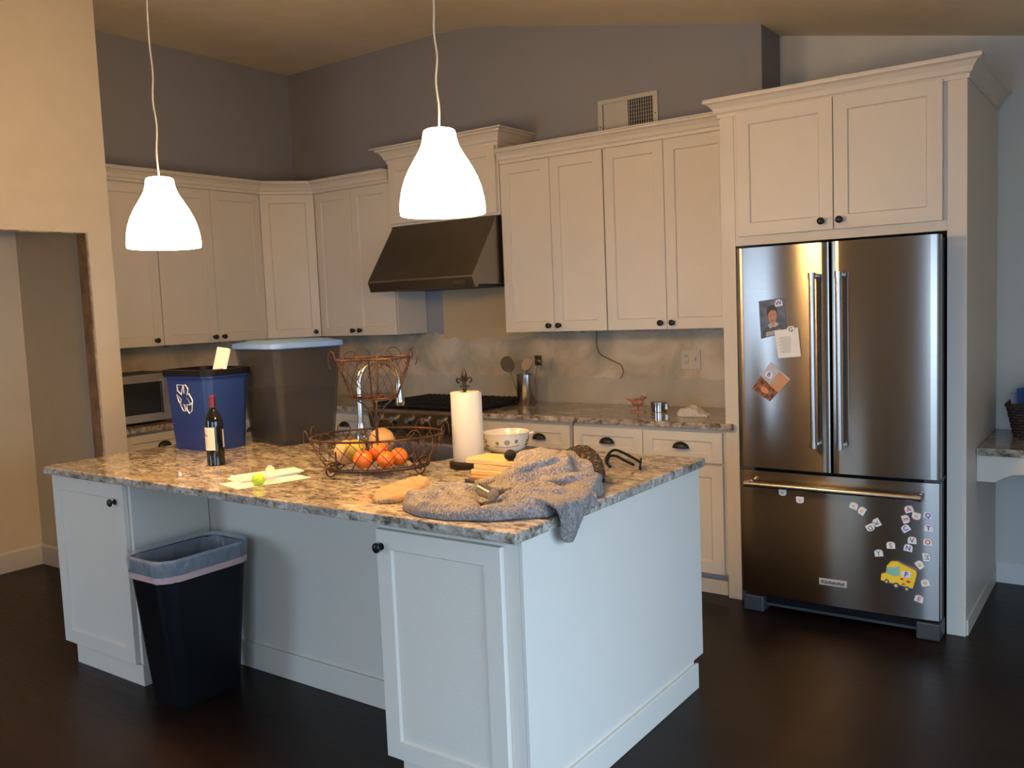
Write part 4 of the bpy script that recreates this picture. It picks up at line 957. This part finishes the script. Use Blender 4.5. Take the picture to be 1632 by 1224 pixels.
# ------------------------------------------------------------------ sweater (draped heap + part hanging over the edge)
OUT = [(-.31, -2.845), (-.20, -2.893), (-.09, -2.890), (.05, -2.835), (.12, -2.760), (.170, -2.725), (.172, -2.44), (.160, -2.36), (.10, -2.27), (.03, -2.20), (-.06, -2.165), (-.13, -2.185), (-.165, -2.26), (-.175, -2.36), (-.185, -2.45), (-.215, -2.53), (-.265, -2.60), (-.33, -2.665), (-.365, -2.75)]
HS = [(-.23, -2.85, .030), (-.30, -2.77, .050), (-.24, -2.74, .066), (-.19, -2.70, .064), (-.13, -2.83, .036), (-.04, -2.84, .030), (.03, -2.80, .045), (-.14, -2.765, .050), (-.055, -2.72, .012), (-.10, -2.665, .022), (-.02, -2.74, .020), (.045, -2.745, .052), (.085, -2.70, .068), (.12, -2.63, .074), (.06, -2.62, .060), (.15, -2.56, .060), (.0, -2.65, .034),
      (.10, -2.46, .050), (.13, -2.40, .066), (.09, -2.34, .066), (.06, -2.29, .050), (-.075, -2.44, .108), (-.095, -2.35, .134), (-.04, -2.31, .132), (-.01, -2.38, .126), (.01, -2.44, .105), (.05, -2.50, .030), (.12, -2.51, .034), (-.11, -2.50, .086), (-.14, -2.55, .035), (-.05, -2.57, .040), (.02, -2.56, .030), (-.09, -2.25, .11), (.0, -2.25, .085), (-.30, -2.67, .038), (.16, -2.68, .050), (.16, -2.47, .040), (-.17, -2.60, .028), (-.25, -2.62, .030)]
def dseg(p, a, b_):
    ax_, ay_ = b_[0]-a[0], b_[1]-a[1]; t_ = max(0, min(1, ((p[0]-a[0])*ax_+(p[1]-a[1])*ay_)/(ax_*ax_+ay_*ay_))); return math.hypot(p[0]-a[0]-t_*ax_, p[1]-a[1]-t_*ay_)
def inside(p, poly):
    c = False; n = len(poly)
    for i in range(n):
        a, b_ = poly[i], poly[i-1]
        if (a[1] > p[1]) != (b_[1] > p[1]) and p[0] < (b_[0]-a[0])*(p[1]-a[1])/(b_[1]-a[1])+a[0]: c = not c
    return c
def heap(out, hs, edge, sig, folds, name, mat, step=.006, amp=.006, freq=28):
    xs_ = [p[0] for p in out]; ys_ = [p[1] for p in out]; x0_, y0_ = min(xs_), min(ys_); nx_ = int((max(xs_)-x0_)/step)+2; ny_ = int((max(ys_)-y0_)/step)+2
    idx = {}; top = []; 
    for j in range(ny_):
        for i in range(nx_):
            p = (x0_+i*step, y0_+j*step)
            if not inside(p, out): continue
            d_ = min(dseg(p, out[k], out[k-1]) for k in range(len(out)))
            ws = 0; hh = 0
            for (a, c, h) in hs: w = math.exp(-((p[0]-a)**2+(p[1]-c)**2)/(2*sig*sig))+1e-9; ws += w; hh += w*h
            h = hh/ws
            for (fa, fb_, fh, fr) in folds:
                df = dseg(p, fa, fb_); h += fh*math.exp(-(df/fr)**2)
            h += amp*mnoise.noise((p[0]*freq, p[1]*freq, 1.7))+amp*.5*mnoise.noise((p[0]*freq*2.3, p[1]*freq*2.3, 5.1))
            e_ = min(1, d_/edge); h *= math.sqrt(max(0, 1-(1-e_)**2))
            idx[(i, j)] = len(top); top.append((p[0], p[1], Z+max(.0012, h)))
    cells = {k for k in idx if all(q in idx for q in ((k[0]+1, k[1]), (k[0]+1, k[1]+1), (k[0], k[1]+1)))}
    best = set()
    while cells:
        st = [cells.pop()]; comp = set(st)
        while st:
            i, j = st.pop()
            for q in ((i+1, j), (i-1, j), (i, j+1), (i, j-1)):
                if q in cells: cells.remove(q); comp.add(q); st.append(q)
        if len(comp) > len(best): best = comp
    keep = sorted({(i+a, j+c) for i, j in best for a in (0, 1) for c in (0, 1)})
    top = [top[idx[k]] for k in keep]; idx = {k: n_ for n_, k in enumerate(keep)}
    n = len(top); vs = top+[(x, y, Z+.0006) for x, y, z_ in top]; fs = []; edges = {}
    for (i, j), a in idx.items():
        q = [idx.get(k) for k in ((i, j), (i+1, j), (i+1, j+1), (i, j+1))]
        if None in q or (i, j) not in best: continue
        fs.append(tuple(q)); fs.append(tuple(n+k for k in reversed(q)))
        for k in range(4): e = (q[k], q[(k+1) % 4]); edges[e] = edges.get(e, 0)+1
    for (a, c) in list(edges):
        if (c, a) not in edges: fs.append((c, a, n+a, n+c))
    return MB().add(vs, fs, True)
FO = [((-.33, -2.80), (-.18, -2.865), .014, .009), ((-.22, -2.872), (.03, -2.835), .012, .008), ((-.20, -2.845), (.0, -2.815), -.012, .006), ((-.15, -2.52), (.0, -2.50), .012, .010), ((-.13, -2.28), (-.05, -2.47), .008, .014), ((-.05, -2.27), (-.0, -2.45), -.009, .012), ((.01, -2.26), (.05, -2.43), .008, .012),
      ((-.30, -2.70), (-.12, -2.79), -.020, .008), ((-.27, -2.66), (-.14, -2.70), -.014, .007), ((-.14, -2.68), (-.07, -2.76), .012, .009), ((.02, -2.76), (.15, -2.73), -.014, .007), ((.03, -2.68), (.165, -2.64), -.016, .007), ((.05, -2.60), (.16, -2.59), -.014, .007), ((-.12, -2.60), (.04, -2.57), .014, .008), ((.07, -2.42), (.15, -2.36), -.014, .007), ((-.12, -2.42), (-.02, -2.52), -.012, .007)]
sw = heap(OUT, HS, .024, .026, FO, 'sweater', 'knit')
def grid(b, rows, th):
    # rows: list of point rows; adds a thick sheet
    n, m_ = len(rows), len(rows[0]); V_ = [[Vector(p) for p in r] for r in rows]
    nrm = [[None]*m_ for _ in range(n)]
    for i in range(n):
        for j in range(m_):
            a = V_[min(i+1, n-1)][j]-V_[max(i-1, 0)][j]; c = V_[i][min(j+1, m_-1)]-V_[i][max(j-1, 0)]; nrm[i][j] = a.cross(c).normalized()
    A_ = [V_[i][j]+nrm[i][j]*th/2 for i in range(n) for j in range(m_)]; B_ = [V_[i][j]-nrm[i][j]*th/2 for i in range(n) for j in range(m_)]; o_ = n*m_
    fs = []
    for i in range(n-1):
        for j in range(m_-1): q = (i*m_+j, i*m_+j+1, (i+1)*m_+j+1, (i+1)*m_+j); fs += [q, tuple(o_+k for k in reversed(q))]
    for i in range(n-1):
        for j in (0, m_-1): fs.append((i*m_+j, (i+1)*m_+j, o_+(i+1)*m_+j, o_+i*m_+j))
    for j in range(m_-1):
        for i in (0, n-1): fs.append((i*m_+j, i*m_+j+1, o_+i*m_+j+1, o_+i*m_+j))
    b.add(A_+B_, fs, True)
rows = []
ys0, ys1 = -2.725, -2.490
for i in range(16):
    s = i/15; row = []
    for j in range(22):
        u = j/21; yy = ys0+(ys1-ys0)*u
        depth = .004+.072*math.exp(-((u-.28)/.30)**4)+.012*(1-u)  # how far the tip hangs
        if s < .35: x = .125+s/.35*.078; zz = Z+.052-.016*(s/.35)**2
        else: q = (s-.35)/.65; x = .203+.008*math.sin(q*PI)+.004*math.sin(u*14); zz = Z+.036-(.036+depth)*q
        yy2 = yy+(.35-u)*.05*max(0, (s-.4))*2*.9
        row.append((x+.005*math.sin(u*17+s*3), yy2, zz+.004*math.sin(u*11)))
    rows.append(row)
grid(sw, rows, .014)
for pts, rr in (([(-.290, -2.480, .020), (-.235, -2.462, .026), (-.180, -2.440, .040), (-.125, -2.420, .062)], (.017, .023, .026, .030)),      # sleeve beside the boards
                ([(-.325, -2.790, .016), (-.260, -2.845, .018), (-.150, -2.868, .018), (-.040, -2.850, .018), (.050, -2.810, .020), (.125, -2.745, .028)], (.010, .017, .017, .017, .018, .014)),
                ([(-.330, -2.745, .030), (-.270, -2.735, .050), (-.195, -2.690, .055), (-.130, -2.640, .045), (-.050, -2.600, .045)], (.012, .017, .019, .017, .012)),
                ([(-.040, -2.640, .032), (.020, -2.610, .058), (.085, -2.600, .066), (.150, -2.590, .050)], (.012, .019, .020, .016)),
                ([(.000, -2.500, .050), (.060, -2.450, .060), (.110, -2.380, .060), (.115, -2.310, .045)], (.016, .020, .021, .014)),
                ([(-.140, -2.520, .045), (-.075, -2.500, .092), (-.020, -2.450, .112), (.020, -2.380, .112)], (.014, .017, .018, .014)),
                ([(-.055, -2.735, .014), (.030, -2.700, .054), (.095, -2.680, .066), (.150, -2.665, .052)], (.012, .017, .018, .014))):
    P = smooth([(x, y, Z+z_) for x, y, z_ in pts], 6); n_ = len(P)-1; m_ = len(rr)-1
    sw.tube(P, [rr[min(m_-1, int(i/n_*m_))]+(rr[min(m_, int(i/n_*m_)+1)]-rr[min(m_-1, int(i/n_*m_))])*(i/n_*m_-min(m_-1, int(i/n_*m_))) for i in range(n_+1)], 12)
sw.v = [(x, y, max(z_, Z+.0006) if x < IX1 else z_) for x, y, z_ in sw.v]
o = sw.build('sweater', 'knit'); rm_ = o.modifiers.new('merge', 'REMESH'); rm_.mode = 'VOXEL'; rm_.voxel_size = .0045; rm_.use_smooth_shade = True
sm_ = o.modifiers.new('soft', 'SMOOTH'); sm_.factor = .5; sm_.iterations = 3
tag(o, 'grey lace-knit sweater heaped on the island with a corner hanging over the edge', 'sweater')
b = MB(); P = smooth([(-.300, -2.415, Z+.028), (-.262, -2.37, Z+.036), (-.215, -2.33, Z+.045)], 1)
# metallic tube in the sweater's hollow
b = MB(); b.tube([(-.098, -2.694, .976), (-.022, -2.734, .970)], .020, 20); o = b.build('metal_tube', 'steel_round'); tag(o, 'short silver metal tube lying in the hollow of the sweater', 'tube')
# tan cloth
TO = [(-.545, -2.690), (-.50, -2.785), (-.455, -2.815), (-.40, -2.780), (-.395, -2.70), (-.430, -2.60), (-.455, -2.53), (-.50, -2.495), (-.55, -2.51), (-.565, -2.60)]
TH = [(-.50, -2.72, .034), (-.47, -2.62, .044), (-.50, -2.55, .040), (-.45, -2.75, .024), (-.42, -2.68, .026), (-.54, -2.62, .030)]
tc = heap(TO, TH, .02, .04, [((-.50, -2.76), (-.49, -2.55), .010, .011), ((-.44, -2.74), (-.45, -2.58), -.008, .010), ((-.53, -2.70), (-.44, -2.64), -.012, .006), ((-.46, -2.78), (-.42, -2.68), .006, .009), ((-.52, -2.55), (-.46, -2.60), -.008, .008)], 'tan_cloth', 'tan_cloth', .005, .006, 30)
o = tc.build('tan_cloth', 'tan_cloth'); tag(o, 'crumpled tan leather cloth in front of the fruit basket', 'cloth')
s_ = o.modifiers.new('soft', 'SMOOTH'); s_.iterations = 2
# black eyeglasses
t = thing('eyeglasses', 'black eyeglasses lying on the island near its far right corner', 'glasses', (0, 0, Z))
b = MB()
b.tube(smooth([(.035, -1.86, .018), (-.05, -1.80, .030), (-.130, -1.745, .036), (-.158, -1.745, .030), (-.150, -1.80, .014), (-.125, -1.845, .0075)], 5), .0058, 8); b.build('temple', 'black_plastic', t)
b = MB(); b.tube(smooth([(.030, -1.91, .016), (-.03, -1.875, .024), (-.085, -1.835, .030), (-.115, -1.835, .028), (-.100, -1.885, .014), (-.060, -1.935, .0078)], 5), .0058, 8)
b.tube([(-.060, -1.935, .0078), (-.055, -1.94, .0078)], .0072, 10); b.build('temple', 'black_plastic', t)
b = MB()
for s in (0, 1): cx_, cy_ = .043-.0*s, -1.885+.0*s
P0 = Vector((.068, -1.925, .017)); P1 = Vector((.030, -1.850, .017)); dv = (P1-P0)
for q in (.22, .78):
    c = P0+dv*q; pts = [c+dv.normalized()*.024*math.cos(a)+Vector((.5*.006, 0, .016))*math.sin(a) for a in [2*PI*i/18 for i in range(18)]]; b.tube(pts, .0042, 6, True)
b.tube([P0+dv*.46+Vector((0, 0, .006)), P0+dv*.54+Vector((0, 0, .006))], .0028, 6); b.build('frame', 'black_plastic', t)
b = MB()
for q in (.22, .78):
    c = P0+dv*q; pts = [c+dv.normalized()*.023*math.cos(a)+Vector((.003, 0, .015))*math.sin(a) for a in [2*PI*i/18 for i in range(18)]]
    n_ = len(pts); b.add(pts+[p+Vector((.002, .001, 0)) for p in pts], [tuple(range(n_)), tuple(range(n_, 2*n_))[::-1]]+[(i, (i+1) % n_, n_+(i+1) % n_, n_+i) for i in range(n_)])
b.build('lenses', 'rubber', t)

# ------------------------------------------------------------------ trash can on the floor
t = thing('trash_can', 'tall black plastic trash can on the floor in the island kneehole', 'trash can', (-1.590, -2.775, 0))
b = MB(); b.loft([ri(-.105, .105, -.150, .150, .045, 0), ri(-.108, .108, -.153, .153, .045, .01), ri(-.143, .143, -.212, .212, .075, .60), ri(-.148, .148, -.217, .217, .078, .605), ri(-.139, .139, -.208, .208, .073, .608), ri(-.100, .100, -.145, .145, .04, .012)], True, (True, True)); b.build('body', 'black_plastic', t)
rings = []
def wr(w, d_, r, z, amp, seed, n=10):
    pts = rrect(0, 0, w, d_, r, z, n); out = []
    for i, p in enumerate(pts): k = 1+amp*mnoise.noise((i*.55, seed, 0)); out.append((p[0]*k, p[1]*k, z+amp*.22*mnoise.noise((i*.5, seed+9, 3))))
    return out
b = MB(); b.loft([wr(.292, .430, .078, .545, .02, 1), wr(.300, .438, .08, .575, .03, 2), wr(.306, .444, .082, .612, .015, 3), wr(.296, .434, .078, .622, .01, 4), wr(.272, .408, .07, .60, .02, 5), wr(.25, .38, .07, .50, .08, 6), wr(.22, .34, .06, .38, .12, 7)], True, (False, False))
lab(b.build('bag_liner', 'bag', t), 'translucent plastic bag liner folded over the rim')
b = MB(); b.loft([wr(.292, .428, .078, .530, .02, 8), wr(.296, .434, .078, .556, .02, 8), wr(.2975, .4355, .078, .556, .02, 8)], True, (False, False)); lab(b.build('bag_band', 'liner_pink', t), 'pinkish drawstring band of the bag')
b = MB(); b.ball((0, .06, .36), .085, 1, 1.5, .55, 20); b.build('trash', 'bag', t)

# ------------------------------------------------------------------ things on the back counters
t = thing('utensil_crock', 'tall cylindrical stainless steel utensil crock on the back counter', 'crock', (-1.665, -.185, Z))
b = MB(); b.lathe([(.056, 0), (.058, .003), (.058, .198), (.055, .198), (.055, .006), (.0001, .005)], seg=40); b.build('body', 'steel_round', t)
def spoon(x, y, dx, dy, h, name, lbl, kind):
    t = thing(name, lbl, 'utensil', (x, y, Z+.008), 0, 'utensils standing in the steel crock')
    b = MB(); b.tube([(0, 0, 0), (dx, dy, h)], .0045, 8); b.build('shaft', 'chrome', t)
    b = MB(); c = (dx*1.15, dy, h+.035)
    if kind == 'sieve':
        pts = [(c[0]+.053*math.cos(a), c[1]-.006*math.sin(a), c[2]+.050*math.sin(a)) for a in [2*PI*i/28 for i in range(28)]]; b.tube(pts, .003, 8, True)
        m2 = Matrix.Translation(c) @ Matrix.Rotation(PI/2, 4, 'X'); q = MB().ball((0, 0, 0), .050, 1, .95, .5, 24, lo=-90, hi=0, rings=8).xf(m2); q.build('bowl', 'steel_round', t)
    elif kind == 'ladle':
        m2 = Matrix.Translation(c) @ Matrix.Rotation(PI/2-.3, 4, 'X'); b.xf(m2); q = MB().ball((0, 0, 0), .042, .9, 1, .6, 24, lo=-90, hi=5, rings=10).xf(m2); q.build('bowl', 'chrome', t); return t
    else:
        b.box(c[0]-.028, c[0]+.028, c[1]-.002, c[1]+.002, c[2]-.035, c[2]+.03)
    b.build('head', 'chrome', t); return t
spoon(-1.69, -.205, -.080, -.01, .222, 'strainer', 'round metal strainer leaning left in the utensil crock', 'sieve')
spoon(-1.655, -.205, .022, -.01, .222, 'ladle', 'shiny metal ladle standing upright in the utensil crock', 'ladle')
spoon(-1.64, -.165, .048, .02, .245, 'spatula', 'metal spatula leaning right in the utensil crock', 'flat')
t = thing('bird_figurine', 'small reddish bird figurine on the back counter beside the tin', 'figurine', (-.775, -.335, Z), R(10))
b = MB(); b.ball((0, 0, .058), .030, 1.25, .7, .75, 20); b.ball((.032, 0, .082), .015, 1, .9, 1, 14); b.tube([(-.02, 0, .06), (-.065, 0, .078)], [.012, .003], 8); b.build('body', 'pink', t)
b = MB(); b.tube([(.044, 0, .083), (.060, 0, .086)], [.004, .0008], 6); b.build('beak', 'bronze', t)
b = MB(); b.box(-.042, .042, -.018, .018, 0, .008)
for s in (-1, 1): b.tube([(.004, s*.007, .04), (.0, s*.008, .007)], .003, 6)
b.build('stand', 'pink', t)
b = MB(); b.tube([(.036, 0, .095), (.046, .0, .112)], .001, 5); b.tube([(.034, 0, .095), (.030, 0, .114)], .001, 5); b.build('crest', 'tile_white', t)
t = thing('tin_canister', 'low round silver tin on the back counter right of the bird figurine', 'tin', (-.672, -.270, Z))
b = MB(); b.lathe([(.044, 0), (.046, .002), (.046, .042), (.044, .044)], seg=32); b.build('body', 'chrome', t)
b = MB(); b.lathe([(.047, .043), (.047, .056), (.045, .058), (.0001, .058)], seg=32); b.build('lid', 'steel_round', t)
b = MB(); b.box(.036, .060, -.012, .012, .012, .050); b.build('clasp', 'steel_round', t, bev=.004)
def H2(out, hs, nm, lbl, mat='towel'):
    q = heap(out, hs, .018, .03, [((-.43, -.36), (-.38, -.39), .012, .010)], nm, mat, .004, .010, 34); o = q.build(nm, mat); tag(o, lbl, 'paper towel'); return o
H2([(-.490, -.42), (-.44, -.455), (-.37, -.43), (-.31, -.42), (-.30, -.38), (-.36, -.355), (-.40, -.33), (-.46, -.35)], [(-.43, -.39, .050), (-.40, -.37, .046), (-.34, -.39, .020), (-.46, -.40, .035)], 'crumpled_towel', 'crumpled white paper towel on the back counter near the refrigerator')
# microwave
t = thing('microwave', 'stainless steel microwave oven on the left counter behind the blue bin', 'microwave', (-3.46, -2.0, Z), PI/2)
MB().box(.004, .475, .012, .40, .012, .312).build('body', 'dark_grey', t, bev=.004)
dr_ = MB().box(.005, .405, -.012, .011, .014, .310).build('door', 'steel_round', t, bev=.004)
MB().box(.035, .335, -.014, -.0115, .065, .262).build('window', 'rubber', dr_)
h = MB(); h.box(.340, .362, -.030, -.0125, .060, .270); h.build('handle', 'steel_round', dr_, bev=.005)
MB().box(.407, .473, -.010, .011, .014, .310).build('control_panel', 'black_plastic', t, bev=.002)
b = MB()
for r0 in range(5):
    for c0 in range(3): b.box(.415+c0*.018, .429+c0*.018, -.0115, -.0102, .05+r0*.03, .068+r0*.03)
b.build('buttons', 'dark_grey', t)
for fx in (.03, .44):
    for fy_ in (.03, .37): f0 = MB(); f0.cyl((fx, fy_, 0), (fx, fy_, .013), .012, seg=12); f0.build('foot', 'black_plastic', t)
# ------------------------------------------------------------------ desk nook
t = thing('desk', 'white built-in desk apron with an arched cut-out in the nook beside the refrigerator', 'desk')
ap = [(.984, .778), (2.6, .778), (2.6, .655), (2.52, .655), (2.49, .675), (2.44, .695), (2.38, .700)]+[(1.19, .700), (1.13, .694), (1.09, .675), (1.06, .655), (.984, .655)]
MB().prism(ap, -.345, -.325, 'y').build('apron', 'white', t, bev=.0015)
MB().box(2.58, 2.60, -.325, .296, 0, .778).build('side_panel', 'white', t)
MB().box(.992, 2.58, .275, .296, .70, .778).build('back_rail', 'white', t)
counter([(.985, -.362), (2.62, -.362), (2.62, .296), (.985, .296)], 'speckled granite desk top in the nook right of the refrigerator', .779, .814)
t = thing('wicker_basket', 'dark wicker basket holding papers on the granite desk top', 'basket', (1.235, .115, .814))
b = MB(); seg = 40
for k in range(11):
    z0_ = .004+k*.014; s = .82+.16*k/10; pts = []
    for i, p in enumerate(rrect(0, 0, .34*s, .26*s, .05, z0_, 6)): w_ = 1+.018*(1 if (i+k) % 2 else -1); pts.append((p[0]*w_, p[1]*w_, z0_))
    b.tube(pts, .0085, 6, True)
b.loft([rrect(0, 0, .26, .19, .04, .002), rrect(0, 0, .31, .235, .045, .150)], False, (True, False))
b.build('body', 'wicker', t)
b = MB(); b.tube(rrect(0, 0, .345, .265, .05, .158, 8), .011, 8, True); b.build('rim', 'wicker', t)
def card(x, y, w, h, th, rx, rz_, mat, name, lbl):
    b = MB(); b.box(-w/2, w/2, -th/2, th/2, 0, h); o = b.build(name, mat, loc=(x, y, .822)); o.rotation_euler = (R(rx), R(0), R(rz_)); return tag(o, lbl, 'paper', 'papers standing in the wicker basket')
card(1.175, .08, .16, .235, .008, -8, 60, 'book_blue', 'folder', 'blue folder standing in the wicker basket')
card(1.215, .11, .17, .300, .010, -5, 62, 'paper', 'paper_pad', 'tall white paper pad standing in the wicker basket')
card(1.150, .075, .15, .215, .002, -12, 60, 'fly_grey', 'paper_leaf', 'pale grey paper leaning left of the blue folder in the basket')
